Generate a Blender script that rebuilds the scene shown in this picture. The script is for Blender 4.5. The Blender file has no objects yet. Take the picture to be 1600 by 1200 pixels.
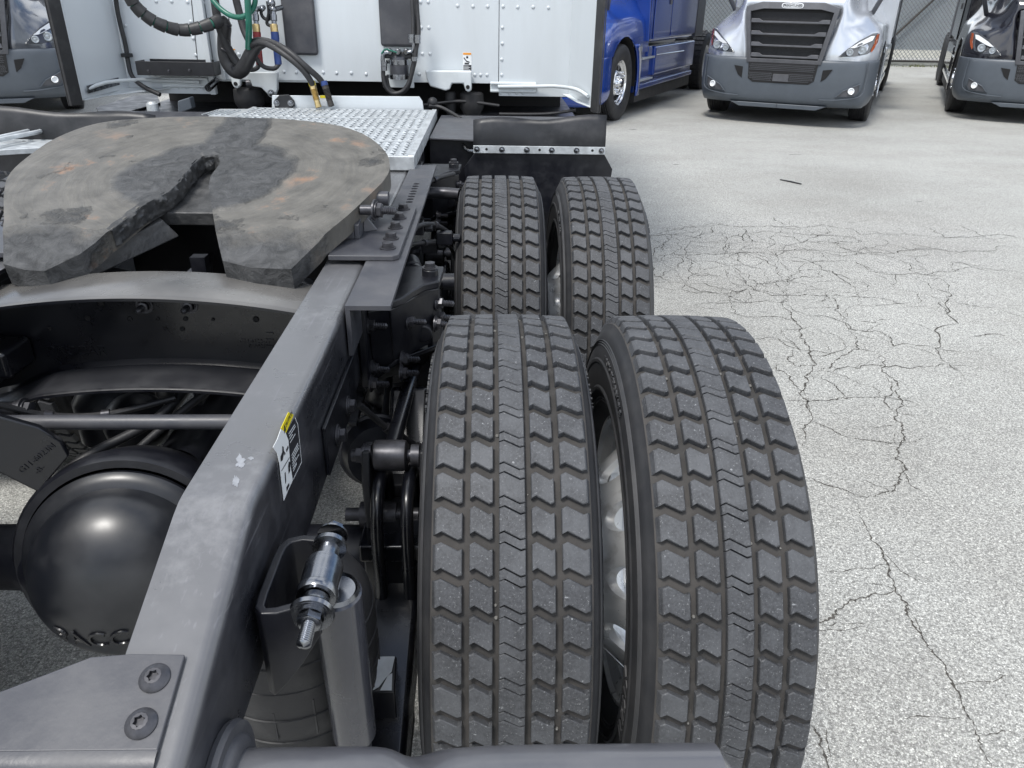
import bpy, math, random
from math import sin, cos, pi, radians, sqrt, atan2
from mathutils import Vector, Matrix, noise as mnoise
random.seed(7)
scene = bpy.context.scene
C = scene.collection

# ------------------------------------------------------------------ camera
CAM = Vector((0.71549, -1.27227, 1.54378)); PITCH, YAW, ROLL, FPX = radians(26.8636), radians(1.90422), radians(1.07244), 1190.13
FW = Vector((sin(YAW)*cos(PITCH), cos(YAW)*cos(PITCH), -sin(PITCH)))
_r = Vector((cos(YAW), -sin(YAW), 0)); _u = _r.cross(FW)
RT = _r*cos(ROLL)+_u*sin(ROLL); UP = -_r*sin(ROLL)+_u*cos(ROLL)
cd = bpy.data.cameras.new('camera'); cam = bpy.data.objects.new('camera', cd); C.objects.link(cam)
M_ = Matrix((RT, UP, -FW)).transposed().to_4x4(); M_.translation = CAM; cam.matrix_world = M_
cd.sensor_width = 36; cd.lens = FPX/1600*36; cd.clip_start = 0.02; cd.clip_end = 500
scene.camera = cam
# ------------------------------------------------------------------ world and sun
SUN_EL, SUN_AZ = 62, 215      # azimuth clockwise from +Y
W = bpy.data.worlds.new('World'); scene.world = W; W.use_nodes = True
nt = W.node_tree; nt.nodes.clear()
out = nt.nodes.new('ShaderNodeOutputWorld'); bg = nt.nodes.new('ShaderNodeBackground'); bg.inputs['Strength'].default_value = 0.12
sky = nt.nodes.new('ShaderNodeTexSky'); sky.sky_type = 'NISHITA'; sky.sun_disc = False
sky.sun_elevation = radians(SUN_EL); sky.sun_rotation = radians(SUN_AZ); sky.air_density = 1.0; sky.dust_density = 1.0
tc = nt.nodes.new('ShaderNodeTexCoord'); mp = nt.nodes.new('ShaderNodeMapping'); mp.inputs['Scale'].default_value = (1.4, 1.4, 3.2)
nz = nt.nodes.new('ShaderNodeTexNoise'); nz.inputs['Scale'].default_value = 1.6; nz.inputs['Detail'].default_value = 7; nz.inputs['Roughness'].default_value = .55
cr = nt.nodes.new('ShaderNodeValToRGB'); cr.color_ramp.elements[0].position = .40; cr.color_ramp.elements[1].position = .55
mx = nt.nodes.new('ShaderNodeMixRGB'); mx.inputs[2].default_value = (8.6, 8.9, 9.3, 1)
nt.links.new(tc.outputs['Generated'], mp.inputs[0]); nt.links.new(mp.outputs[0], nz.inputs['Vector']); nt.links.new(nz.outputs[0], cr.inputs[0])
nt.links.new(cr.outputs[0], mx.inputs[0]); nt.links.new(sky.outputs[0], mx.inputs[1]); nt.links.new(mx.outputs[0], bg.inputs[0]); nt.links.new(bg.outputs[0], out.inputs[0])
sl = bpy.data.lights.new('sun', 'SUN'); sl.energy = 2.1; sl.angle = radians(13); sl.color = (1, .97, .92)
so = bpy.data.objects.new('sun', sl); C.objects.link(so)
_d = Vector((sin(radians(SUN_AZ))*cos(radians(SUN_EL)), cos(radians(SUN_AZ))*cos(radians(SUN_EL)), sin(radians(SUN_EL))))
so.rotation_euler = _d.to_track_quat('Z', 'Y').to_euler(); so.location = _d*30
scene.view_settings.view_transform = 'Standard'; scene.view_settings.look = 'None'; scene.view_settings.gamma = 1; scene.view_settings.use_curve_mapping = False
scene.view_settings.exposure = 0.6
# ------------------------------------------------------------------ where a pixel of the photograph lies on a real plane
def ray(px, py): return FW + RT*((px-800)/FPX) - UP*((py-600)/FPX)
def onZ(px, py, z): d = ray(px, py); return CAM + d*((z-CAM.z)/d.z)
def onY(px, py, y): d = ray(px, py); return CAM + d*((y-CAM.y)/d.y)
def onX(px, py, x): d = ray(px, py); return CAM + d*((x-CAM.x)/d.x)
def onP(px, py, p0, n): d = ray(px, py); return CAM + d*((Vector(p0)-CAM).dot(n)/d.dot(n))
# ------------------------------------------------------------------ materials
def mat(name, col, rough=.5, metal=0, coat=0, var=.0, vscale=8, bump=0, bscale=60, spec=.5, col2=None, ramp=(.45, .65), rvar=0, detail=6, coords='Object', stretch=(1, 1, 1), bdist=.002, coatr=.08):
    m = bpy.data.materials.new(name); m.use_nodes = True; t = m.node_tree; N = t.nodes; L = t.links
    b = N['Principled BSDF']; b.inputs['Base Color'].default_value = (*col, 1); b.inputs['Roughness'].default_value = rough; b.inputs['Metallic'].default_value = metal
    b.inputs['Coat Weight'].default_value = coat; b.inputs['Coat Roughness'].default_value = coatr; b.inputs['Specular IOR Level'].default_value = spec
    tcn = N.new('ShaderNodeTexCoord'); mpn = N.new('ShaderNodeMapping'); mpn.inputs['Scale'].default_value = stretch; L.new(tcn.outputs[coords], mpn.inputs[0])
    if var or col2:
        n = N.new('ShaderNodeTexNoise'); n.inputs['Scale'].default_value = vscale; n.inputs['Detail'].default_value = detail; n.inputs['Roughness'].default_value = .62; L.new(mpn.outputs[0], n.inputs['Vector'])
        r = N.new('ShaderNodeValToRGB'); e = r.color_ramp.elements
        if col2: e[0].position, e[1].position = ramp; e[0].color = (*col, 1); e[1].color = (*col2, 1)
        else:
            e[0].position, e[1].position = .3, .72; e[0].color = (*[max(0, c*(1-var)) for c in col], 1); e[1].color = (*[min(1, c*(1+var)) for c in col], 1)
        L.new(n.outputs[0], r.inputs[0]); L.new(r.outputs[0], b.inputs['Base Color'])
        if rvar:
            mr = N.new('ShaderNodeMapRange'); mr.inputs['From Min'].default_value = .35; mr.inputs['From Max'].default_value = .65
            mr.inputs['To Min'].default_value = max(.03, rough-rvar); mr.inputs['To Max'].default_value = min(1, rough+rvar); L.new(n.outputs[0], mr.inputs[0]); L.new(mr.outputs[0], b.inputs['Roughness'])
    if bump:
        n2 = N.new('ShaderNodeTexNoise'); n2.inputs['Scale'].default_value = bscale; n2.inputs['Detail'].default_value = 5; L.new(mpn.outputs[0], n2.inputs['Vector'])
        bp = N.new('ShaderNodeBump'); bp.inputs['Strength'].default_value = bump; bp.inputs['Distance'].default_value = bdist; L.new(n2.outputs[0], bp.inputs['Height']); L.new(bp.outputs[0], b.inputs['Normal'])
    return m
def nd(m): t = m.node_tree; return t.nodes, t.links, t.nodes['Principled BSDF']
MT = {}
MT['black_gloss'] = mat('black_gloss_paint', (.004, .0045, .007), .30, coat=.35, coatr=.16, bump=.03, bscale=60, var=.2, rvar=.1)
MT['black_satin'] = mat('black_satin_paint', (.006, .0065, .010), .40, bump=.1, bscale=120, col2=(.020, .021, .025), ramp=(.45, .8), vscale=14, rvar=.1)
MT['black_matt'] = mat('black_dusty_iron', (.008, .009, .012), .55, bump=.25, bscale=160, col2=(.025, .025, .027), ramp=(.4, .75), vscale=20)
MT['plate_grey'] = mat('grey_black_plate', (.048, .050, .060), .40, bump=.12, bscale=140, col2=(.09, .09, .096), ramp=(.4, .75), vscale=9, rvar=.12)
MT['zinc'] = mat('zinc_steel', (.25, .26, .28), .24, 1, var=.2, vscale=30, rvar=.1)
MT['steel_dark'] = mat('dark_bolt_steel', (.07, .07, .078), .38, .6, var=.3, vscale=60, bump=.1)
MT['galv'] = mat('galvanised_steel', (.55, .58, .60), .42, .45, var=.18, vscale=25, rvar=.12, bump=.05)
MT['white'] = mat('white_cab_paint', (.58, .62, .65), .32, coat=.3, col2=(.50, .53, .55), ramp=(.48, .85), vscale=1.6, stretch=(2.5, 1, .45), bump=.03, bscale=3, bdist=.01)
speck_white = 1
MT['white_cast'] = mat('white_painted_casting', (.6, .64, .66), .4, bump=.15, bscale=60, var=.1)
MT['rubber'] = mat('black_rubber', (.022, .022, .024), .62, bump=.2, bscale=90, col2=(.055, .055, .055), ramp=(.5, .8), vscale=10)
MT['flap'] = mat('mud_flap_rubber', (.012, .013, .016), .42, bump=.2, bscale=60, col2=(.04, .04, .044), ramp=(.5, .72), vscale=7)
MT['void'] = mat('black_underside', (.006, .006, .007), .8, var=.3)
MT['hose'] = mat('black_hose', (.025, .025, .027), .5, bump=.2, bscale=200, var=.3, vscale=50)
MT['green'] = mat('green_air_hose', (.008, .11, .075), .35, var=.2, vscale=20)
MT['red'] = mat('red_hose_grip', (.22, .018, .022), .45, var=.3, vscale=30)
MT['blue_grip'] = mat('blue_hose_grip', (.015, .04, .16), .45, var=.3, vscale=30)
MT['brass'] = mat('brass_fitting', (.55, .42, .2), .35, .9, var=.2, vscale=60)
MT['alu'] = mat('polished_aluminium', (.66, .67, .68), .36, .45, col2=(.30, .29, .28), ramp=(.55, .75), vscale=14, rvar=.12, bump=.05, bscale=40)
MT['yellow'] = mat('yellow_label', (.75, .62, .02), .4, var=.05)
MT['label_white'] = mat('white_label', (.75, .77, .78), .35, var=.05)
MT['label_black'] = mat('black_label_print', (.02, .02, .025), .4, var=.1)
MT['orange'] = mat('orange_label', (.75, .3, .03), .4, var=.05)
MT['orange_lens'] = mat('orange_lens', (.42, .085, .02), .12, coat=1, var=.1)
MT['amber_light'] = MT['orange_lens']
MT['chrome'] = mat('chrome', (.8, .81, .83), .08, 1, var=.08, vscale=12)
MT['bumper'] = mat('grey_bumper_plastic', (.075, .088, .105), .42, bump=.1, bscale=150, var=.1, vscale=4)
MT['grille'] = mat('dark_grille_plastic', (.085, .087, .097), .4, var=.2, vscale=10)
MT['mesh_dark'] = mat('radiator_mesh', (.009, .009, .010), .6, var=.3, vscale=40)
MT['silver'] = mat('silver_truck_paint', (.58, .61, .66), .25, .5, coat=.8, var=.05, vscale=3)
MT['blue'] = mat('blue_truck_paint', (.004, .042, .27), .25, .15, coat=1, var=.1, vscale=2)
MT['dark_paint'] = mat('black_truck_paint', (.010, .010, .016), .2, 0, coat=1, var=.1, vscale=2)
MT['slate_paint'] = mat('slate_truck_paint', (.12, .13, .15), .22, .5, coat=1, var=.1, vscale=2)
MT['glass'] = mat('tinted_glass', (.02, .025, .03), .05, 0, coat=1, var=.05)
MT['lens'] = mat('headlamp_lens', (.33, .36, .39), .08, .3, coat=1, var=.15, vscale=14)
MT['lens_dark'] = mat('headlamp_housing', (.07, .075, .085), .15, 0, coat=1, var=.2, vscale=10)
MT['drl'] = mat('white_marker_lens', (.8, .82, .84), .15, 0, coat=1, var=.03)
MT['brake'] = mat('dark_cast_iron', (.02, .019, .018), .7, bump=.3, bscale=60, col2=(.05, .04, .032), ramp=(.45, .7), vscale=14)
MT['tape'] = mat('grey_tape', (.07, .072, .075), .4, bump=.3, bscale=120, var=.3, vscale=30)
# rail top: scuffed black paint, sky reflection on upward faces put into the colour
MT['rail'] = mat('frame_rail_paint', (.017, .018, .023), .34, coat=.4, coatr=.18, bump=.10, bscale=70, col2=(.045, .046, .054), ramp=(.42, .72), vscale=11, rvar=.1)
def rail_extra(m):
    N, L, b = nd(m); src = b.inputs['Base Color'].links[0].from_socket
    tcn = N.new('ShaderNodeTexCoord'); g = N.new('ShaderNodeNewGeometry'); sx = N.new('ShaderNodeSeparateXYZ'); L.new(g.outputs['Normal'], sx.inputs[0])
    n = N.new('ShaderNodeTexNoise'); n.inputs['Scale'].default_value = 28; n.inputs['Detail'].default_value = 9; n.inputs['Roughness'].default_value = .7; L.new(tcn.outputs['Object'], n.inputs['Vector'])
    n2 = N.new('ShaderNodeTexNoise'); n2.inputs['Scale'].default_value = 5; n2.inputs['Detail'].default_value = 4; L.new(tcn.outputs['Object'], n2.inputs['Vector'])
    mu = N.new('ShaderNodeMath'); mu.operation = 'MULTIPLY'; L.new(n.outputs[0], mu.inputs[0]); L.new(n2.outputs[0], mu.inputs[1])
    r = N.new('ShaderNodeValToRGB'); r.color_ramp.elements[0].position = .27; r.color_ramp.elements[1].position = .40; L.new(mu.outputs[0], r.inputs[0])
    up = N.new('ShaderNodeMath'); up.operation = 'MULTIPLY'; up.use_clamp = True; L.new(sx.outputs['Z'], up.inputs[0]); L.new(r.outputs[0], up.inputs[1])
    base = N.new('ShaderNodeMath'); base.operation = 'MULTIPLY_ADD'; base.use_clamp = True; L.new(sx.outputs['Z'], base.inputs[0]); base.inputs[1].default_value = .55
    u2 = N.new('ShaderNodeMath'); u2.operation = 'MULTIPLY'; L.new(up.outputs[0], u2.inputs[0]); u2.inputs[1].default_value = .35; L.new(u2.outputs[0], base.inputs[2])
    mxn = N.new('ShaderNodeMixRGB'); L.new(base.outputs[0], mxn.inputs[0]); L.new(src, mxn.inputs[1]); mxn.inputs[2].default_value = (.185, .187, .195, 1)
    # fine lengthways scuffs
    mp2 = N.new('ShaderNodeMapping'); mp2.inputs['Scale'].default_value = (160, 5, 160); L.new(tcn.outputs['Object'], mp2.inputs[0])
    n3 = N.new('ShaderNodeTexNoise'); n3.inputs['Scale'].default_value = 1; n3.inputs['Detail'].default_value = 4; L.new(mp2.outputs[0], n3.inputs['Vector'])
    r3 = N.new('ShaderNodeValToRGB'); r3.color_ramp.elements[0].position = .62; r3.color_ramp.elements[1].position = .72; L.new(n3.outputs[0], r3.inputs[0])
    f3 = N.new('ShaderNodeMath'); f3.operation = 'MULTIPLY'; L.new(r3.outputs[0], f3.inputs[0]); f3.inputs[1].default_value = .35
    mx3 = N.new('ShaderNodeMixRGB'); L.new(f3.outputs[0], mx3.inputs[0]); L.new(mxn.outputs[0], mx3.inputs[1]); mx3.inputs[2].default_value = (.2, .2, .22, 1)
    L.new(mx3.outputs[0], b.inputs['Base Color'])
rail_extra(MT['rail'])
def paled(name, src, col=(.26, .25, .235), amt=.85):  # mixes a paler colour into upward-facing faces
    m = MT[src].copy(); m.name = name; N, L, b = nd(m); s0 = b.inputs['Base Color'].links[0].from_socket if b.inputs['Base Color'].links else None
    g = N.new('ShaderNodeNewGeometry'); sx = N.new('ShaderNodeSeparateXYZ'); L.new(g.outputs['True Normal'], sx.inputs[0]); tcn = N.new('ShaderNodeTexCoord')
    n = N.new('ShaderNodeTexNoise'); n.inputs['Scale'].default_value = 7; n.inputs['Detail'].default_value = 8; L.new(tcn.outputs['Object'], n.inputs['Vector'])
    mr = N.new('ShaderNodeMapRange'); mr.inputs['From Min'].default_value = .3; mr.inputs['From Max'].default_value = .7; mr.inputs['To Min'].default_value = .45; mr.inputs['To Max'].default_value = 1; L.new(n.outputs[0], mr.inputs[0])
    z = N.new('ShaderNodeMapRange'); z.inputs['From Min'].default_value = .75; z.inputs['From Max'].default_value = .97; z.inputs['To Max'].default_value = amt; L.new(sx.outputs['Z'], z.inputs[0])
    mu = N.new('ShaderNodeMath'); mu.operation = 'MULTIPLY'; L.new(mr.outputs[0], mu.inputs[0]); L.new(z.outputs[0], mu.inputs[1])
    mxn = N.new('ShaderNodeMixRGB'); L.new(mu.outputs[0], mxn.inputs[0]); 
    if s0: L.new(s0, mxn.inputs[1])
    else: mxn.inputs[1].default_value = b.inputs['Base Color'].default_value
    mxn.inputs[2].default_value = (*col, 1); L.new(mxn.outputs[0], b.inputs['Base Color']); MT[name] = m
paled('cross_member_sheen', 'black_gloss', (.17, .165, .157), .8)  # sky reflection along the top flange, painted into the colour
paled('flange_paint', 'black_satin', (.045, .046, .05), .7)  # lower flange, slightly paler where it faces up
MT['cover'] = mat('differential_cover_paint', (.005, .006, .009), .42, coat=.35, coatr=.27, bump=.06, bscale=35, col2=(.022, .023, .026), ramp=(.45, .8), vscale=9, rvar=.08)
MT['grit'] = mat('grey_grit', (.16, .155, .145), .9, var=.3)
MT['bare_primer'] = mat('flaked_primer', (.24, .25, .27), .7, var=.3, vscale=60)
MT['tail'] = mat('charcoal_tail_tube', (.075, .077, .088), .30, coat=.5, coatr=.15, bump=.05, bscale=40, col2=(.11, .112, .12), ramp=(.45, .8), vscale=9)
MT['tube'] = mat('glossy_charcoal_tube', (.034, .036, .047), .24, coat=.6, coatr=.12, bump=.05, bscale=40, col2=(.055, .057, .066), ramp=(.45, .8), vscale=12, rvar=.06)
# tyre tread top (scuffed, dusty) and groove floor (brown road dust)
MT['tread'] = mat('tyre_tread_rubber', (.046, .048, .053), .66, bump=.5, bscale=320, var=.42, vscale=240, bdist=.0008)
def speck(m, col, sc, lo, hi, coords='Object'):
    N, L, b = nd(m); src = b.inputs['Base Color'].links[0].from_socket
    tcn = N.new('ShaderNodeTexCoord'); n = N.new('ShaderNodeTexNoise'); n.inputs['Scale'].default_value = sc; n.inputs['Detail'].default_value = 6; n.inputs['Roughness'].default_value = .7
    L.new(tcn.outputs[coords], n.inputs['Vector']); r = N.new('ShaderNodeValToRGB'); r.color_ramp.elements[0].position = lo; r.color_ramp.elements[1].position = hi; L.new(n.outputs[0], r.inputs[0])
    mxn = N.new('ShaderNodeMixRGB'); L.new(r.outputs[0], mxn.inputs[0]); L.new(src, mxn.inputs[1]); mxn.inputs[2].default_value = (*col, 1); L.new(mxn.outputs[0], b.inputs['Base Color'])
speck(MT['tread'], (.30, .31, .32), 120, .655, .70); speck(MT['tread'], (.20, .205, .21), 330, .60, .66); speck(MT['tread'], (.088, .092, .10), 9, .45, .75)
MT['groove'] = mat('tyre_groove_dust', (.052, .048, .045), .85, bump=.3, bscale=120, col2=(.030, .029, .028), ramp=(.4, .65), vscale=14)
MT['sidewall'] = mat('tyre_sidewall_rubber', (.026, .027, .030), .52, bump=.12, bscale=70, col2=(.045, .045, .047), ramp=(.4, .7), vscale=16)
# fifth wheel grease plate
def fifth_mat():
    m = mat('greasy_fifth_wheel_steel', (.108, .103, .093), .50, .0, var=.5, vscale=13); N, L, b = nd(m)
    tcn = N.new('ShaderNodeTexCoord'); src = b.inputs['Base Color'].links[0].from_socket
    # radial coordinate around the king pin (object space is centred there, plate in XY)
    ln = N.new('ShaderNodeVectorMath'); ln.operation = 'LENGTH'
    mpn = N.new('ShaderNodeMapping'); mpn.inputs['Scale'].default_value = (1, 1, 0); L.new(tcn.outputs['Object'], mpn.inputs[0]); 
    wob = N.new('ShaderNodeTexNoise'); wob.inputs['Scale'].default_value = 7; wob.inputs['Detail'].default_value = 8; L.new(tcn.outputs['Object'], wob.inputs['Vector'])
    L.new(mpn.outputs[0], ln.inputs[0])
    ad = N.new('ShaderNodeMath'); ad.operation = 'MULTIPLY_ADD'; L.new(wob.outputs[0], ad.inputs[0]); ad.inputs[1].default_value = .10; L.new(ln.outputs['Value'], ad.inputs[2])
    # rings : noise on (radius*high, angle low)
    sx = N.new('ShaderNodeSeparateXYZ'); L.new(tcn.outputs['Object'], sx.inputs[0])
    at = N.new('ShaderNodeMath'); at.operation = 'ARCTAN2'; L.new(sx.outputs['Y'], at.inputs[0]); L.new(sx.outputs['X'], at.inputs[1])
    wr = N.new('ShaderNodeMath'); wr.operation = 'MULTIPLY_ADD'; L.new(wob.outputs[0], wr.inputs[0]); wr.inputs[1].default_value = .07; L.new(ln.outputs['Value'], wr.inputs[2])
    cb = N.new('ShaderNodeCombineXYZ'); L.new(wr.outputs[0], cb.inputs[0]); L.new(at.outputs[0], cb.inputs[1])
    mp3 = N.new('ShaderNodeMapping'); mp3.inputs['Scale'].default_value = (60, 1.6, 1); L.new(cb.outputs[0], mp3.inputs[0])
    rn = N.new('ShaderNodeTexNoise'); rn.inputs['Scale'].default_value = 1; rn.inputs['Detail'].default_value = 6; rn.inputs['Roughness'].default_value = .7; L.new(mp3.outputs[0], rn.inputs['Vector'])
    rr = N.new('ShaderNodeValToRGB'); e = rr.color_ramp.elements; e[0].position = .32; e[0].color = (.045, .044, .041, 1); e[1].position = .72; e[1].color = (.185, .172, .142, 1)
    e2 = e.new(.5); e2.color = (.098, .090, .074, 1)
    L.new(rn.outputs[0], rr.inputs[0])
    mA = N.new('ShaderNodeMixRGB'); mA.blend_type = 'MIX'; mA.inputs[0].default_value = .72; L.new(rr.outputs[0], mA.inputs[1]); L.new(src, mA.inputs[2])
    # brown / rust
    rs = N.new('ShaderNodeTexNoise'); rs.inputs['Scale'].default_value = 6.5; rs.inputs['Detail'].default_value = 9; rs.inputs['Roughness'].default_value = .68; L.new(tcn.outputs['Object'], rs.inputs['Vector'])
    rsr = N.new('ShaderNodeValToRGB'); rsr.color_ramp.elements[0].position = .57; rsr.color_ramp.elements[1].position = .74; L.new(rs.outputs[0], rsr.inputs[0])
    band = N.new('ShaderNodeValToRGB'); be = band.color_ramp.elements; be[0].position = .27; be[0].color = (0, 0, 0, 1); be[1].position = .32; be[1].color = (1, 1, 1, 1); b3 = be.new(.44); b3.color = (1, 1, 1, 1); b4 = be.new(.5); b4.color = (.2, .2, .2, 1)
    L.new(ad.outputs[0], band.inputs[0]); rm = N.new('ShaderNodeMath'); rm.operation = 'MULTIPLY'; L.new(rsr.outputs[0], rm.inputs[0]); L.new(band.outputs[0], rm.inputs[1])
    mB = N.new('ShaderNodeMixRGB'); L.new(rm.outputs[0], mB.inputs[0]); L.new(mA.outputs[0], mB.inputs[1]); mB.inputs[2].default_value = (.33, .15, .06, 1)
    # grease pad in the middle and on the ramps
    gz = N.new('ShaderNodeValToRGB'); gz.color_ramp.elements[0].position = .255; gz.color_ramp.elements[0].color = (1, 1, 1, 1); gz.color_ramp.elements[1].position = .275; gz.color_ramp.elements[1].color = (0, 0, 0, 1); L.new(ad.outputs[0], gz.inputs[0])
    rp = N.new('ShaderNodeMath'); rp.operation = 'MULTIPLY_ADD'; L.new(wob.outputs[0], rp.inputs[0]); rp.inputs[1].default_value = .22; L.new(sx.outputs['Y'], rp.inputs[2])
    rpp = N.new('ShaderNodeMapRange'); rpp.inputs['From Min'].default_value = -.19; rpp.inputs['From Max'].default_value = -.24; L.new(rp.outputs[0], rpp.inputs[0])
    # front pad strip (in front of the pin)
    ab = N.new('ShaderNodeMath'); ab.operation = 'ABSOLUTE'; L.new(sx.outputs['X'], ab.inputs[0])
    abn = N.new('ShaderNodeMath'); abn.operation = 'MULTIPLY_ADD'; L.new(wob.outputs[0], abn.inputs[0]); abn.inputs[1].default_value = .08; L.new(ab.outputs[0], abn.inputs[2])
    st = N.new('ShaderNodeMapRange'); st.inputs['From Min'].default_value = .115; st.inputs['From Max'].default_value = .10; L.new(abn.outputs[0], st.inputs[0])
    gy = N.new('ShaderNodeMath'); gy.operation = 'GREATER_THAN'; L.new(sx.outputs['Y'], gy.inputs[0]); gy.inputs[1].default_value = .05
    sm = N.new('ShaderNodeMath'); sm.operation = 'MULTIPLY'; L.new(st.outputs[0], sm.inputs[0]); L.new(gy.outputs[0], sm.inputs[1])
    mxx = N.new('ShaderNodeMath'); mxx.operation = 'MAXIMUM'; L.new(gz.outputs[0], mxx.inputs[0]); L.new(rpp.outputs[0], mxx.inputs[1])
    mx2 = N.new('ShaderNodeMath'); mx2.operation = 'MAXIMUM'; L.new(mxx.outputs[0], mx2.inputs[0]); L.new(sm.outputs[0], mx2.inputs[1])
    pn = N.new('ShaderNodeTexNoise'); pn.inputs['Scale'].default_value = 4.6; pn.inputs['Detail'].default_value = 9; pn.inputs['Roughness'].default_value = .66
    pmp = N.new('ShaderNodeMapping'); pmp.inputs['Location'].default_value = (3.1, 1.7, .4); L.new(tcn.outputs['Object'], pmp.inputs[0]); L.new(pmp.outputs[0], pn.inputs['Vector'])
    pr_ = N.new('ShaderNodeValToRGB'); pr_.color_ramp.elements[0].position = .60; pr_.color_ramp.elements[1].position = .70; L.new(pn.outputs[0], pr_.inputs[0])
    mx3_ = N.new('ShaderNodeMath'); mx3_.operation = 'MAXIMUM'; L.new(mx2.outputs[0], mx3_.inputs[0]); L.new(pr_.outputs[0], mx3_.inputs[1]); mx2 = mx3_
    gn = N.new('ShaderNodeTexNoise'); gn.inputs['Scale'].default_value = 22; gn.inputs['Detail'].default_value = 10; gn.inputs['Roughness'].default_value = .7; gn.inputs['Distortion'].default_value = 1.2; L.new(tcn.outputs['Object'], gn.inputs['Vector'])
    gr = N.new('ShaderNodeValToRGB'); gr.color_ramp.elements[0].position = .35; gr.color_ramp.elements[0].color = (.022, .023, .024, 1); gr.color_ramp.elements[1].position = .66; gr.color_ramp.elements[1].color = (.085, .086, .088, 1); L.new(gn.outputs[0], gr.inputs[0])
    mC = N.new('ShaderNodeMixRGB'); L.new(mx2.outputs[0], mC.inputs[0]); L.new(mB.outputs[0], mC.inputs[1]); L.new(gr.outputs[0], mC.inputs[2]); L.new(mC.outputs[0], b.inputs['Base Color'])
    # relief: grease thick and torn, rings shallow
    hg = N.new('ShaderNodeMath'); hg.operation = 'MULTIPLY_ADD'; L.new(gn.outputs[0], hg.inputs[0]); hg.inputs[1].default_value = 1.0; hg.inputs[2].default_value = .6
    hm = N.new('ShaderNodeMath'); hm.operation = 'MULTIPLY'; L.new(hg.outputs[0], hm.inputs[0]); L.new(mx2.outputs[0], hm.inputs[1])
    hr = N.new('ShaderNodeMath'); hr.operation = 'MULTIPLY_ADD'; L.new(rn.outputs[0], hr.inputs[0]); hr.inputs[1].default_value = .25; L.new(hm.outputs[0], hr.inputs[2])
    bp = N.new('ShaderNodeBump'); bp.inputs['Strength'].default_value = 1; bp.inputs['Distance'].default_value = .011; L.new(hr.outputs[0], bp.inputs['Height']); L.new(bp.outputs[0], b.inputs['Normal'])
    mr = N.new('ShaderNodeMapRange'); mr.inputs['To Min'].default_value = .5; mr.inputs['To Max'].default_value = .62; L.new(mx2.outputs[0], mr.inputs[0]); L.new(mr.outputs[0], b.inputs['Roughness'])
    return m
MT['fifth'] = fifth_mat()
MT['grease'] = mat('thick_grease', (.035, .036, .037), .45, bump=.8, bscale=35, bdist=.006, col2=(.08, .08, .08), ramp=(.4, .7), vscale=20)
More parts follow.
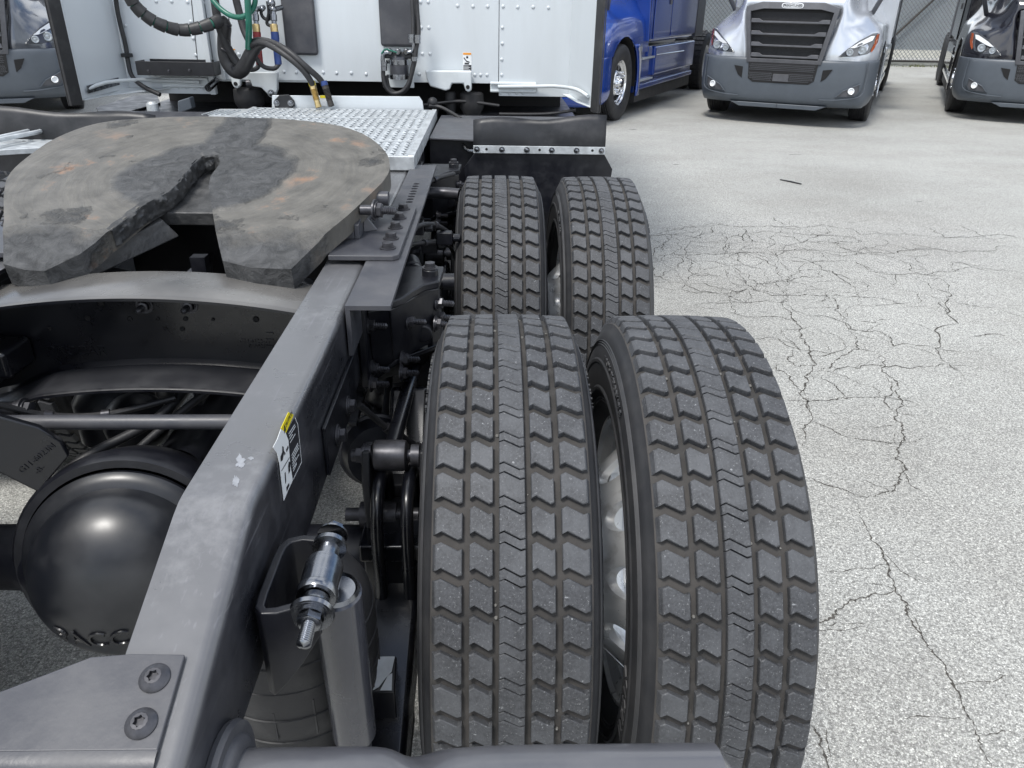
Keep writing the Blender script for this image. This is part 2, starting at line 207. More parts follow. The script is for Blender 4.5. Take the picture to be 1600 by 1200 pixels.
# asphalt
def asphalt():
    m = mat('old_asphalt', (.475, .473, .458), .9, var=.08, vscale=.6); N, L, b = nd(m); src = b.inputs['Base Color'].links[0].from_socket
    tcn = N.new('ShaderNodeTexCoord')
    v = N.new('ShaderNodeTexVoronoi'); v.inputs['Scale'].default_value = 230; L.new(tcn.outputs['Object'], v.inputs['Vector'])
    hs = N.new('ShaderNodeSeparateColor'); L.new(v.outputs['Color'], hs.inputs[0])
    r = N.new('ShaderNodeValToRGB'); e = r.color_ramp.elements; e[0].position = 0; e[0].color = (.46, .46, .455, 1); e[1].position = 1; e[1].color = (1.6, 1.6, 1.57, 1); e2 = e.new(.5); e2.color = (.95, .95, .94, 1); e3 = e.new(.85); e3.color = (1.2, 1.2, 1.18, 1); L.new(hs.outputs[0], r.inputs[0])
    d = N.new('ShaderNodeTexVoronoi'); d.feature = 'DISTANCE_TO_EDGE'; d.inputs['Scale'].default_value = 230; L.new(tcn.outputs['Object'], d.inputs['Vector'])
    dr = N.new('ShaderNodeValToRGB'); dr.color_ramp.elements[0].position = 0.0; dr.color_ramp.elements[0].color = (.45, .44, .42, 1); dr.color_ramp.elements[1].position = .16; L.new(d.outputs[0], dr.inputs[0])
    v2 = N.new('ShaderNodeTexNoise'); v2.inputs['Scale'].default_value = 105; v2.inputs['Detail'].default_value = 6; v2.inputs['Roughness'].default_value = .75; L.new(tcn.outputs['Object'], v2.inputs['Vector'])
    r2 = N.new('ShaderNodeValToRGB'); r2.color_ramp.elements[0].position = .36; r2.color_ramp.elements[0].color = (.55, .55, .55, 1); r2.color_ramp.elements[1].position = .62; r2.color_ramp.elements[1].color = (1.25, 1.25, 1.24, 1); L.new(v2.outputs[0], r2.inputs[0])
    m1 = N.new('ShaderNodeMixRGB'); m1.blend_type = 'MULTIPLY'; m1.inputs[0].default_value = .85; L.new(src, m1.inputs[1]); L.new(r.outputs[0], m1.inputs[2])
    m2 = N.new('ShaderNodeMixRGB'); m2.blend_type = 'MULTIPLY'; m2.inputs[0].default_value = .9; L.new(m1.outputs[0], m2.inputs[1]); L.new(dr.outputs[0], m2.inputs[2])
    m3 = N.new('ShaderNodeMixRGB'); m3.blend_type = 'MULTIPLY'; m3.inputs[0].default_value = .9; L.new(m2.outputs[0], m3.inputs[1]); L.new(r2.outputs[0], m3.inputs[2])
    # stains and faint travel bands
    mp3 = N.new('ShaderNodeMapping'); mp3.inputs['Scale'].default_value = (.5, .9, 1); mp3.inputs['Rotation'].default_value = (0, 0, .15); L.new(tcn.outputs['Object'], mp3.inputs[0])
    s = N.new('ShaderNodeTexNoise'); s.inputs['Scale'].default_value = 1.3; s.inputs['Detail'].default_value = 7; s.inputs['Roughness'].default_value = .6; L.new(mp3.outputs[0], s.inputs['Vector'])
    sr = N.new('ShaderNodeValToRGB'); sr.color_ramp.elements[0].position = .33; sr.color_ramp.elements[0].color = (.90, .895, .885, 1); sr.color_ramp.elements[1].position = .6; sr.color_ramp.elements[1].color = (1.06, 1.07, 1.07, 1); L.new(s.outputs[0], sr.inputs[0])
    m4 = N.new('ShaderNodeMixRGB'); m4.blend_type = 'MULTIPLY'; m4.inputs[0].default_value = 1; L.new(m3.outputs[0], m4.inputs[1]); L.new(sr.outputs[0], m4.inputs[2])
    # small black scuffs far out
    mp4 = N.new('ShaderNodeMapping'); mp4.inputs['Scale'].default_value = (.5, 1.4, 1); L.new(tcn.outputs['Object'], mp4.inputs[0])
    k = N.new('ShaderNodeTexNoise'); k.inputs['Scale'].default_value = 5; k.inputs['Detail'].default_value = 3; L.new(mp4.outputs[0], k.inputs['Vector'])
    kr = N.new('ShaderNodeValToRGB'); kr.color_ramp.elements[0].position = .72; kr.color_ramp.elements[1].position = .76; L.new(k.outputs[0], kr.inputs[0])
    m5 = N.new('ShaderNodeMixRGB'); L.new(kr.outputs[0], m5.inputs[0]); L.new(m4.outputs[0], m5.inputs[1]); m5.inputs[2].default_value = (.10, .10, .10, 1)
    L.new(m5.outputs[0], b.inputs['Base Color'])
    hh = N.new('ShaderNodeMath'); hh.operation = 'MULTIPLY_ADD'; L.new(hs.outputs[1], hh.inputs[0]); hh.inputs[1].default_value = .7
    h2 = N.new('ShaderNodeMath'); h2.operation = 'MULTIPLY'; L.new(d.outputs[0], h2.inputs[0]); h2.inputs[1].default_value = 1.6; L.new(h2.outputs[0], hh.inputs[2])
    bp = N.new('ShaderNodeBump'); bp.inputs['Strength'].default_value = .5; bp.inputs['Distance'].default_value = .003; L.new(hh.outputs[0], bp.inputs['Height']); L.new(bp.outputs[0], b.inputs['Normal'])
    return m
MT['asphalt'] = asphalt()
MT['crack'] = mat('crack_dirt', (.062, .057, .050), .95, var=.4, vscale=30)
MT['slat'] = mat('grey_privacy_screen', (.36, .40, .43), .6, var=.08, vscale=3)
MT['wire'] = mat('galvanised_wire', (.20, .21, .215), .5, .4, var=.1)
MT['kerb'] = mat('pale_kerb_concrete', (.62, .61, .55), .9, var=.25, vscale=5, bump=.3)
MT['grass'] = mat('dry_green_grass', (.10, .11, .035), .9, var=.4, vscale=9)
# ------------------------------------------------------------------ mesh builder
class MB:
    def __init__(s): s.v = []; s.f = []; s.mi = []; s.m = 0
    def add(s, vs, fs):
        o = len(s.v); s.v += [tuple(p) for p in vs]; s.f += [tuple(i+o for i in f) for f in fs]; s.mi += [s.m]*len(fs); return s
    def box(s, a, b, M=None):
        x0, y0, z0 = a; x1, y1, z1 = b
        vs = [Vector(p) for p in ((x0, y0, z0), (x1, y0, z0), (x1, y1, z0), (x0, y1, z0), (x0, y0, z1), (x1, y0, z1), (x1, y1, z1), (x0, y1, z1))]
        if M: vs = [M @ p for p in vs]
        return s.add(vs, [(0, 3, 2, 1), (4, 5, 6, 7), (0, 1, 5, 4), (1, 2, 6, 5), (2, 3, 7, 6), (3, 0, 4, 7)])
    def frame(s, d):
        d = Vector(d).normalized(); a = Vector((0, 0, 1)) if abs(d.z) < .9 else Vector((1, 0, 0)); u = d.cross(a).normalized(); return u, d.cross(u).normalized()
    def cyl(s, p0, p1, r0, r1=None, n=20, ph=0):
        r1 = r0 if r1 is None else r1; p0 = Vector(p0); p1 = Vector(p1); u, w = s.frame(p1-p0); vs = []
        for p, r in ((p0, r0), (p1, r1)): vs += [p+(u*cos(2*pi*i/n+ph)+w*sin(2*pi*i/n+ph))*r for i in range(n)]
        return s.add(vs, [(i, (i+1) % n, n+(i+1) % n, n+i) for i in range(n)]+[tuple(range(n))[::-1], tuple(range(n, 2*n))])
    def lathe(s, prof, p0, ax, n=32, closed=False):
        p0 = Vector(p0); ax = Vector(ax).normalized(); u, w = s.frame(ax); k = len(prof); vs = []
        for i in range(n): 
            d = u*cos(2*pi*i/n)+w*sin(2*pi*i/n); vs += [p0+ax*a+d*r for a, r in prof]
        fs = []
        for i in range(n):
            j = (i+1) % n
            for q in range(k if closed else k-1): q2 = (q+1) % k; fs.append((i*k+q, i*k+q2, j*k+q2, j*k+q))
        return s.add(vs, fs)
    def tube(s, pts, r, n=10, closed_ends=True, res=6, smooth=True):
        P = [Vector(p) for p in pts]
        if smooth and len(P) > 2:
            Q = []
            for i in range(len(P)-1):
                a = P[max(i-1, 0)]; b = P[i]; c = P[i+1]; d = P[min(i+2, len(P)-1)]
                for t in range(res):
                    t /= res; Q.append(.5*((2*b)+(c-a)*t+(2*a-5*b+4*c-d)*t*t+(3*b-a-3*c+d)*t**3))
            Q.append(P[-1]); P = Q
        vs = []; u = None
        for i, p in enumerate(P):
            t = (P[min(i+1, len(P)-1)]-P[max(i-1, 0)]).normalized()
            if u is None: u, _w = s.frame(t)
            else: u = (u - t*u.dot(t)).normalized()
            w = t.cross(u); rr = r(i/(len(P)-1)) if callable(r) else r
            vs += [p+(u*cos(2*pi*k/n)+w*sin(2*pi*k/n))*rr for k in range(n)]
        m = len(P); fs = [(i*n+k, i*n+(k+1) % n, (i+1)*n+(k+1) % n, (i+1)*n+k) for i in range(m-1) for k in range(n)]
        fs += [tuple(range(n))[::-1], tuple(range((m-1)*n, m*n))]
        return s.add(vs, fs)
    def slab(s, top, off):      # polygon of 3-D points extruded by the vector off
        n = len(top); top = [Vector(p) for p in top]; off = Vector(off)
        return s.add(top+[p+off for p in top], [tuple(range(n)), tuple(range(2*n-1, n-1, -1))]+[(i, n+i, n+(i+1) % n, (i+1) % n) for i in range(n)])
    def sphere(s, c, r, n=20, m=12, sc=(1, 1, 1), lo=-pi/2, hi=pi/2, M=None):
        vs = []; c = Vector(c)
        for j in range(m+1):
            a = lo+(hi-lo)*j/m
            for i in range(n):
                p = Vector((cos(a)*cos(2*pi*i/n)*sc[0], cos(a)*sin(2*pi*i/n)*sc[1], sin(a)*sc[2]))*r
                vs.append(c+(M @ p if M else p))
        return s.add(vs, [(j*n+i, j*n+(i+1) % n, (j+1)*n+(i+1) % n, (j+1)*n+i) for j in range(m) for i in range(n)])
    def mesh(s, name, mats, ang=35, flat=False, recalc=True):
        me = bpy.data.meshes.new(name); me.from_pydata(s.v, [], s.f)
        for m in (mats if isinstance(mats, (list, tuple)) else [mats]): me.materials.append(MT[m] if isinstance(m, str) else m)
        me.polygons.foreach_set('material_index', s.mi)
        if recalc:
            import bmesh
            bm = bmesh.new(); bm.from_mesh(me); bmesh.ops.recalc_face_normals(bm, faces=bm.faces); bm.to_mesh(me); bm.free()
        if not flat:
            me.polygons.foreach_set('use_smooth', [True]*len(me.polygons)); me.set_sharp_from_angle(angle=radians(ang))
        me.update(); return me
    def build(s, name, mats, parent=None, bevel=0, ang=35, **k):
        return obj(name, s.mesh(name, mats, ang, **k), parent, bevel)
def obj(name, me, parent=None, bevel=0, seg=2):
    o = bpy.data.objects.new(name, me); C.objects.link(o)
    if parent: o.parent = parent
    if bevel:
        b = o.modifiers.new('bevel', 'BEVEL'); b.width = bevel; b.segments = seg; b.limit_method = 'ANGLE'; b.angle_limit = radians(38); b.harden_normals = True
    return o
def tag(o, label=None, cat=None, group=None, kind=None):
    if label: o['label'] = label
    if cat: o['category'] = cat
    if group: o['group'] = group
    if kind: o['kind'] = kind
    return o
def empty(name, loc=(0, 0, 0), rz=0, label=None, cat=None, group=None):
    o = bpy.data.objects.new(name, None); C.objects.link(o); o.location = loc; o.rotation_euler = (0, 0, rz); o.empty_display_size = .2
    return tag(o, label, cat, group)
def place(name, me, parent, loc, axis=(0, 0, 1), scale=1, roll=0):
    o = bpy.data.objects.new(name, me); C.objects.link(o); o.parent = parent
    q = Vector(axis).to_track_quat('Z', 'Y'); Mx = q.to_matrix().to_4x4() @ Matrix.Rotation(roll, 4, 'Z') @ Matrix.Scale(scale, 4)
    Mx.translation = loc; o.matrix_basis = Mx; return o
def text_mb(mb, s, size, org, ex, ey, depth=.002, align='CENTER', fn=None, bold=0):
    c = bpy.data.curves.new('t', 'FONT'); c.body = s; c.size = size; c.extrude = depth/2; c.align_x = align; c.align_y = 'CENTER'; c.offset = bold; c.resolution_u = 3
    o = bpy.data.objects.new('t', c); C.objects.link(o); dg = bpy.context.evaluated_depsgraph_get(); me = bpy.data.meshes.new_from_object(o.evaluated_get(dg))
    ex = Vector(ex).normalized(); ey = Vector(ey).normalized(); ez = ex.cross(ey); org = Vector(org)
    vs = [fn(v.co) if fn else org+ex*v.co.x+ey*v.co.y+ez*v.co.z for v in me.vertices]
    mb.add(vs, [tuple(p.vertices) for p in me.polygons])
    bpy.data.objects.remove(o); bpy.data.curves.remove(c); bpy.data.meshes.remove(me); return mb
# ------------------------------------------------------------------ shared bolt meshes (axis +Z, base at the origin)
def bolt_mesh(name, mt, stud=.03, washer=True, r=.011, h=.009):
    b = MB()
    if washer: b.cyl((0, 0, 0), (0, 0, .0025), r*1.45, n=20)
    b.lathe([(.0025, 0), (.0025, r*1.12), (.005, r*1.12), (.005, r)], (0, 0, 0), (0, 0, 1), 20)
    b.cyl((0, 0, .003), (0, 0, .003+h), r, n=6)
    b.lathe([(.003+h, r*.86), (.0035+h, r*.8), (.0035+h, 0)], (0, 0, 0), (0, 0, 1), 18)
    if stud:
        k = max(4, int(stud/.0028)); pr = [(h, r*.55)]
        for i in range(k): pr += [(h+.003+i*stud/k, r*.55), (h+.003+(i+.5)*stud/k, r*.43)]
        pr.append((h+.004+stud, 0)); b.lathe(pr, (0, 0, 0), (0, 0, 1), 14)
    return b.mesh(name, mt, ang=40)
BOLT = bolt_mesh('hex_bolt', 'steel_dark', stud=0)
NUT = bolt_mesh('nut_and_stud', 'steel_dark', stud=.022)
BOLT_Z = bolt_mesh('zinc_bolt', 'zinc', stud=0)
# ================================================================== THE SETTING
b = MB(); b.add([(-60, -30, 0), (90, -30, 0), (90, 120, 0), (-60, 120, 0)], [(0, 1, 2, 3)])
ground = b.build('ground', 'asphalt'); ground['kind'] = 'structure'
# cracks: traced lines, jittered, laid as thin sunken-looking dirt-filled strips
def c7(l): return [(1000+x/2.609, 320+y/2.609) for x, y in l]
def c3(l): return [(950+x/1.334, 300+y/1.334) for x, y in l]
CR = [c3([(520, 650), (545, 715), (575, 760), (598, 825), (625, 860), (650, 920), (680, 965), (710, 1010), (740, 1075), (765, 1130), (800, 1215)]),
      c3([(598, 828), (540, 845), (490, 860), (450, 895), (420, 915)]), c3([(420, 1110), (445, 1145), (465, 1215)]),
      c7([(960, 600), (1000, 630), (1015, 700), (1040, 760), (1050, 860), (1065, 930), (1050, 1000), (1080, 1070), (1060, 1120), (1030, 1170), (960, 1190), (880, 1190)]),
      c7([(600, 330), (605, 380), (580, 410), (640, 480), (650, 540), (690, 590), (720, 650), (670, 700), (660, 760), (690, 800), (700, 880), (680, 960), (665, 990)]),
      c7([(600, 800), (700, 800), (800, 795), (900, 785), (1000, 785), (1120, 780)]), c7([(710, 680), (800, 670), (900, 655), (1000, 660), (1174, 660), (1400, 665)]),
      c7([(-60, 132), (20, 128), (150, 100), (180, 90), (330, 80), (420, 90), (590, 90), (740, 82), (870, 100), (890, 118), (1080, 120), (1174, 128), (1400, 135), (1600, 130)]),
      c7([(20, 128), (100, 122), (245, 135), (300, 110), (330, 80)]), c7([(245, 135), (190, 190), (215, 240), (200, 270), (240, 290), (330, 290)]),
      c7([(340, 230), (420, 300), (440, 330), (470, 350), (540, 370), (620, 370), (740, 372), (880, 375), (1000, 385), (1300, 385)]),
      c7([(30, 240), (100, 205), (220, 205), (330, 200), (430, 195), (520, 235), (560, 280), (600, 330)]), c7([(590, 210), (690, 230), (740, 265), (780, 270), (850, 320), (890, 370)]),
      c7([(740, 265), (650, 300), (600, 330)]), c7([(340, 230), (360, 215), (430, 195), (540, 205), (590, 190), (700, 185), (830, 195), (890, 190), (960, 170), (1010, 150), (1000, 120)]),
      c7([(600, 420), (700, 450), (780, 460), (830, 480), (860, 510), (960, 515), (1020, 540), (1030, 575), (1174, 575), (1500, 580)]),
      c7([(860, 515), (880, 550), (890, 590), (820, 615), (770, 665), (720, 680)]), c7([(400, 455), (540, 455), (620, 470), (640, 480)]),
      c7([(470, 550), (560, 545), (600, 575), (650, 590), (740, 600), (820, 615)]), c7([(740, 700), (800, 740), (850, 790)]), c7([(395, 360), (370, 400), (400, 450)]),
      c7([(140, 310), (260, 320), (360, 345), (400, 360), (440, 340)]), c7([(850, 950), (930, 960), (1000, 970), (1050, 975)]), c7([(680, 1110), (750, 1140), (830, 1160), (880, 1190)]),
      c7([(560, 190), (670, 150), (760, 120), (750, 90)]), c7([(330, 140), (350, 170), (355, 200)]), c7([(330, 145), (420, 118), (590, 115), (740, 125), (860, 130), (890, 155), (750, 160), (670, 150)]),
      c7([(740, 215), (850, 205), (1000, 205), (1100, 240), (1174, 290), (1300, 300)]), c7([(920, 240), (930, 270), (1100, 280), (1300, 262), (1600, 280)]), c7([(780, 370), (800, 400), (790, 430), (830, 480)]),
      c7([(100, 122), (95, 160), (105, 195)]), c7([(30, 240), (60, 290), (140, 310)]), c7([(890, 590), (960, 600)]), c7([(700, 880), (760, 905), (800, 930), (850, 950)]),
      c7([(1000, 700), (1000, 790), (1040, 850)]), c7([(540, 50), (590, 85)]), c7([(420, 90), (430, 120), (420, 150)]), c7([(1000, 155), (1100, 185), (1180, 180), (1400, 190), (1650, 175)]),
      c7([(620, 590), (600, 620), (640, 660), (720, 655)]), c7([(470, 350), (480, 320), (560, 310), (600, 330)]), c7([(600, 380), (560, 400), (470, 395), (400, 400)]), c7([(300, 400), (370, 400)]), c7([(660, 760), (610, 700), (570, 650)]),
      [(1430, 350), (1480, 372), (1560, 366), (1640, 380)], [(1500, 352), (1540, 372)], [(1300, 372), (1330, 392), (1400, 396), (1460, 388)], [(1450, 430), (1480, 470), (1470, 540), (1500, 600)]]
cm = MB()
def jag(P, d, amp):
    if d == 0: return P
    Q = [P[0]]
    for a, c in zip(P, P[1:]):
        L = (c-a).length; n = Vector((-(c-a).y, (c-a).x, 0)).normalized(); Q += [(a+c)/2+n*random.gauss(0, amp*L), c]
    return jag(Q, d-1, amp)
def ribbon(P, w0):
    n = len(P); vs = []
    for i, p in enumerate(P):
        t = (P[min(i+1, n-1)]-P[max(i-1, 0)]).normalized(); nn = Vector((-t.y, t.x, 0)); e = min(1, 4*min(i, n-1-i)/n+.15)
        w = w0*e*(.25+1.5*random.random()**1.6); a = random.random(); vs += [(p.x+nn.x*w*a, p.y+nn.y*w*a, .0015), (p.x-nn.x*w*(1-a), p.y-nn.y*w*(1-a), .0015)]
    cm.add(vs, [(2*i, 2*i+1, 2*i+3, 2*i+2) for i in range(n-1)])
for k, l in enumerate(CR):
    P = [onZ(x, y, 0) for x, y in l]; far = max(.8, min(2.2, (P[0]-CAM).length/4))
    P = jag(P, 4, .11); ribbon(P, (.0068 if k < 5 else .0058)*(.6+.25*far))
    for q in range(0, len(P)-1, 9):      # hairline side branches
        if random.random() < .3:
            a = random.uniform(0, 2*pi); L = random.uniform(.05, .22); e = P[q]+Vector((cos(a), sin(a), 0))*L; ribbon(jag([P[q], e], 4, .07), .0022)
random.seed(31); G_ = {}
for i in range(-1, 13):
    for j in range(13):
        G_[i, j] = Vector((1.45+i*.21+(j % 2)*.1+random.gauss(0, .055), 2.15+j*.21+random.gauss(0, .055), 0))
for (i, j), p in list(G_.items()):
    for di, dj in ((1, 0), (0, 1), (-1 if j % 2 == 0 else 1, 1)):
        q = G_.get((i+di, j+dj))
        if q is None: continue
        dens = .85*math.exp(-((p.x-2.35)/1.1)**2)*math.exp(-((p.y-3.5)/1.0)**2)
        if random.random() < dens: ribbon(jag([p, q], 4, .10), .0040*random.uniform(.5, 1.3))
cracks = cm.build('pavement_crack', 'crack', ground, recalc=False); cracks['kind'] = 'stuff'
# strip of rubber on the ground, small scraps
for pts, lab in ((((1219, 281), (1235, 284), (1252, 288)), 'thin black rubber strip lying on the open grey asphalt'),):
    m = MB(); P = [onZ(x, y, .004) for x, y in pts]; d = (P[-1]-P[0]).normalized(); n_ = Vector((-d.y, d.x, 0))*.014
    m.slab([P[0]-n_*.4, P[1]-n_, P[2]-n_*.5, P[2]+n_*.5, P[1]+n_*.8, P[0]+n_*.4], (0, 0, .007)); tag(m.build('rubber_strip', 'rubber'), lab, 'debris')
# ================================================================== WHEELS
R0 = .508; NP = 60
def tread_meshes():
    m = MB()
    rows = [(-.1132, -.0740, 0), (-.0632, -.0289, 1), (.0289, .0632, 1), (.0740, .1132, 2)]
    pitch = 2*pi*R0/NP; bl = .0380; lip = .0013
    zz = [(0, .0040), (.2, 0), (.84, .0125), (1, .0100)]
    def P(x, c, r): a = c/R0; return (x, r*cos(a), r*sin(a))
    def block(outl, outer=0):
        cx = sum(p[0] for p in outl)/len(outl); cc = sum(p[1] for p in outl)/len(outl); n = len(outl)
        crown = lambda x: R0-.30*x*x
        lo = []; hi = []; tp = []
        for x, c in outl:
            e = 0
            if outer and abs(x) > .110: e = outer*.009
            d = Vector((x-cx, c-cc)); L = d.length; g = .0004
            lo.append(P(x+e+d.x/L*g, c+d.y/L*g, .4935 if not e else .478)); hi.append(P(x+e*.1, c, crown(x)-lip)); tp.append(P(x-d.x/L*lip*1.2, c-d.y/L*lip*1.2, crown(x)))
        m.add(lo+hi+tp, [(i, (i+1) % n, n+(i+1) % n, n+i) for i in range(n)]+[(n+i, n+(i+1) % n, 2*n+(i+1) % n, 2*n+i) for i in range(n)]+[tuple(range(2*n, 3*n))])
    for k in range(NP):
        c0 = k*pitch
        for x0, x1, t in rows:
            top = [(x0+(x1-x0)*u, c0+bl/2+dz) for u, dz in zz]; bot = [(x0+(x1-x0)*u, c0-bl/2+dz) for u, dz in reversed(zz)]
            block(top+bot, {0: -1, 1: 0, 2: 1}[t])
        # centre rib: two pieces per pitch parted by chevron sipes
        zc = [(0, .003), (.18, 0), (.82, .0125), (1, .0105)]; g = .0009
        for a, c in ((-bl/2, bl/2), (bl/2, bl/2+pitch-bl)):
            block([(-.0195+.039*u, c0+c+dz-g) for u, dz in zc]+[(-.0195+.039*u, c0+a+dz+g) for u, dz in reversed(zc)])
    nb = len(m.f)
    prof = [(-.098, .292), (-.108, .296), (-.124, .318), (-.1375, .352), (-.1415, .352), (-.1425, .358), (-.1395, .362), (-.1435, .39), (-.1440, .408), (-.1462, .411), (-.1462, .417), (-.1436, .420), (-.140, .440), (-.1335, .462), (-.1285, .474), (-.1265, .476), (-.1205, .4895), (-.113, .4935), (-.06, .4945), (-.025, .4960), (0, .4960)]
    prof = prof+[(-x, r) for x, r in reversed(prof[:-1])]
    m.m = 1; m.lathe(prof[16:-16], (0, 0, 0), (1, 0, 0), 180); m.m = 2
    m.lathe(prof[:17], (0, 0, 0), (1, 0, 0), 120); m.lathe(prof[-17:], (0, 0, 0), (1, 0, 0), 120)
    # raised sidewall lettering, both sides
    for sgn in (-1, 1):
        for txt, a0, sz, rr in (('X MULTI', pi*.98, .040, .386), ('X MULTI', pi*.02, .040, .386), ('11 R 22.5   REGROOVABLE', pi*.5, .018, .432), ('TUBELESS', pi*1.5, .026, .43)):
            def fn(co, a0=a0, rr=rr, sgn=sgn):
                a = a0-sgn*co.x/rr; r = rr+co.y; return Vector((sgn*(.1438+co.z), r*cos(a)*1, r*sin(a)))
            text_mb(m, txt, sz, (0, 0, 0), (1, 0, 0), (0, 1, 0), depth=.0032, fn=fn)
        # ribs near the shoulder
        for rr, xx in ((.447, .1392), (.4515, .1378), (.456, .1364), (.330, .1315), (.336, .1335)):
            m.lathe([(sgn*(xx-.001), rr-.0012), (sgn*(xx+.0012), rr), (sgn*(xx-.001), rr+.0012)], (0, 0, 0), (1, 0, 0), 120)
    return m.mesh('drive_tyre', ['tread', 'groove', 'sidewall'], ang=28)
TYRE = tread_meshes()
def rim_mesh():
    # dished disc with ten hand holes; disc near +x of local (flip for the inner wheel)
    m = MB()
    bar = [(-.105, .300), (-.109, .297), (-.109, .290), (-.100, .286), (-.085, .262), (-.02, .246), (.03, .246), (.085, .262), (.100, .286), (.109, .290), (.109, .297), (.105, .300)]
    m.lathe(bar, (0, 0, 0), (1, 0, 0), 72)
    def surf(u, r):     # disc surface, u angle
        t = (r-.15)/(.252-.15); x = -.165+.100*max(0, t)**1.2; return Vector((x, r*cos(u), r*sin(u)))
    NS = 10; hr = .031; rc = .203
    for k in range(NS):
        u0 = 2*pi*k/NS; du = pi/NS; inner = []; outer = []; n = 24
        for i in range(n):
            a = 2*pi*i/n; ca, sa = cos(a), sin(a); inner.append((u0+ca*hr/rc, rc+sa*hr))
            s = 1/max(abs(ca), abs(sa)); outer.append((u0+ca*s*du, rc+ (sa*s)*(.049 if sa > 0 else .053)))
        mid = [((a[0]*.8+c[0]*.2), (a[1]*.8+c[1]*.2)) for a, c in zip(inner, outer)]
        th = Vector((.022, 0, 0)); lip = Vector((.004, 0, 0))
        vs = [surf(*p) for p in outer]+[surf(*p) for p in mid]+[surf(*p)+lip for p in inner]+[surf(*p)+th for p in inner]+[surf(*p)+th for p in outer]
        fs = []
        for q in range(4):
            for i in range(n): j = (i+1) % n; fs.append((q*n+i, q*n+j, (q+1)*n+j, (q+1)*n+i))
        m.add(vs, fs)
    m.lathe([(-.164, .151), (-.166, .09), (-.143, .09), (-.143, .151)], (0, 0, 0), (1, 0, 0), 48)
    return m.mesh('wheel_rim', 'alu', ang=32)
RIM = rim_mesh()
def hub_mesh(front=False):
    m = MB(); m.lathe([(0, .12), (.03, .115), (.05, .085), (.11, .08), (.12, .072), (.12, 0)], (0, 0, 0), (1, 0, 0), 32)
    for k in range(10): a = 2*pi*k/10; p = Vector((0, .1425*cos(a), .1425*sin(a))); m.cyl(p, p+Vector((.03, 0, 0)), .017, n=6); m.cyl(p+Vector((.03, 0, 0)), p+Vector((.05, 0, 0)), .012, n=8)
    return m.mesh('hub', 'chrome', ang=35)
HUB = hub_mesh()
def drum_mesh():
    m = MB(); m.lathe([(-.10, .10), (-.10, .185), (-.085, .205), (-.02, .207), (.03, .212), (.03, .222), (.05, .222), (.055, .2), (.06, .0)], (0, 0, 0), (1, 0, 0), 48); return m.mesh('brake_drum', 'brake', ang=35)
DRUM = drum_mesh()
# ================================================================== OUR TRACTOR (the frame in the foreground)
T = empty('semi_truck', (0, .66, 0), 0, 'white-cabbed tractor in the foreground with a bare black frame, greasy fifth wheel and dual tyres', 'truck')
def inv(o):  # parts are modelled in world space; the root sits at (0,.66,0)
    o.matrix_parent_inverse = T.matrix_basis.inverted() if False else Matrix.Translation((0, -.66, 0)); return o
def part(m, name, mats, bevel=0, parent=T, **k):
    o = m.build(name, mats, parent, bevel, **k)
    if parent is T: inv(o)
    return o
def pl(name, me, loc, axis=(0, 0, 1), scale=1, roll=0, parent=T):
    o = place(name, me, parent, loc, axis, scale, roll)
    if parent is T: inv(o)
    return o
AX = (0, 1.3295); XI, XO, ZC = .7503, 1.0849, .4929
for ya in AX:
    for sx in (1, -1):
        for xx, dual in ((XI, 'inner'), (XO, 'outer')):
            w = bpy.data.objects.new('wheel', None); C.objects.link(w); w.parent = T; inv(w); w.location = (sx*xx, ya, ZC)
            ra = {(0, 'inner'): .012, (0, 'outer'): .035}.get((ya, dual), random.uniform(0, 6))
            t = obj('tyre', TYRE, w); t.rotation_euler = (ra+.03, 0, 0)
            if sx < 0: t.rotation_euler = (ra, 0, 0)
            if ya == 0 and sx > 0:
                random.seed(int(xx*1000)); q_ = MB()
                for _ in range(46):
                    xg = random.choice((-.0686, .0686, -.0242, .0242))+random.uniform(-.002, .002); a_ = random.uniform(0, 2*pi); s_ = random.uniform(.0012, .0032)
                    q_.sphere((xg, .4965*cos(a_), .4965*sin(a_)), s_, 6, 4, (1, 1.3, .8))
                q_ = q_.build('trapped_grit', 'grit', w); q_['kind'] = 'stuff'
            r = obj('rim', RIM, w); r.rotation_euler = (random.uniform(0, 6), 0, 0)
            if (dual == 'inner') == (sx > 0): r.rotation_euler = (ra+.16, 0, pi)
            else: r.rotation_euler = (ra+.16, 0, 0)
        d = obj('brake_drum', DRUM, T); inv(d); d.location = (sx*.715, ya, ZC); d.rotation_euler = (0, 0, 0 if sx > 0 else pi)
    m = MB(); m.lathe([(-.62, .062), (-.24, .068), (-.16, .11), (.16, .11), (.24, .068), (.62, .062)], (0, ya, ZC), (1, 0, 0), 28)
    part(m, 'axle_tube', 'black_satin')
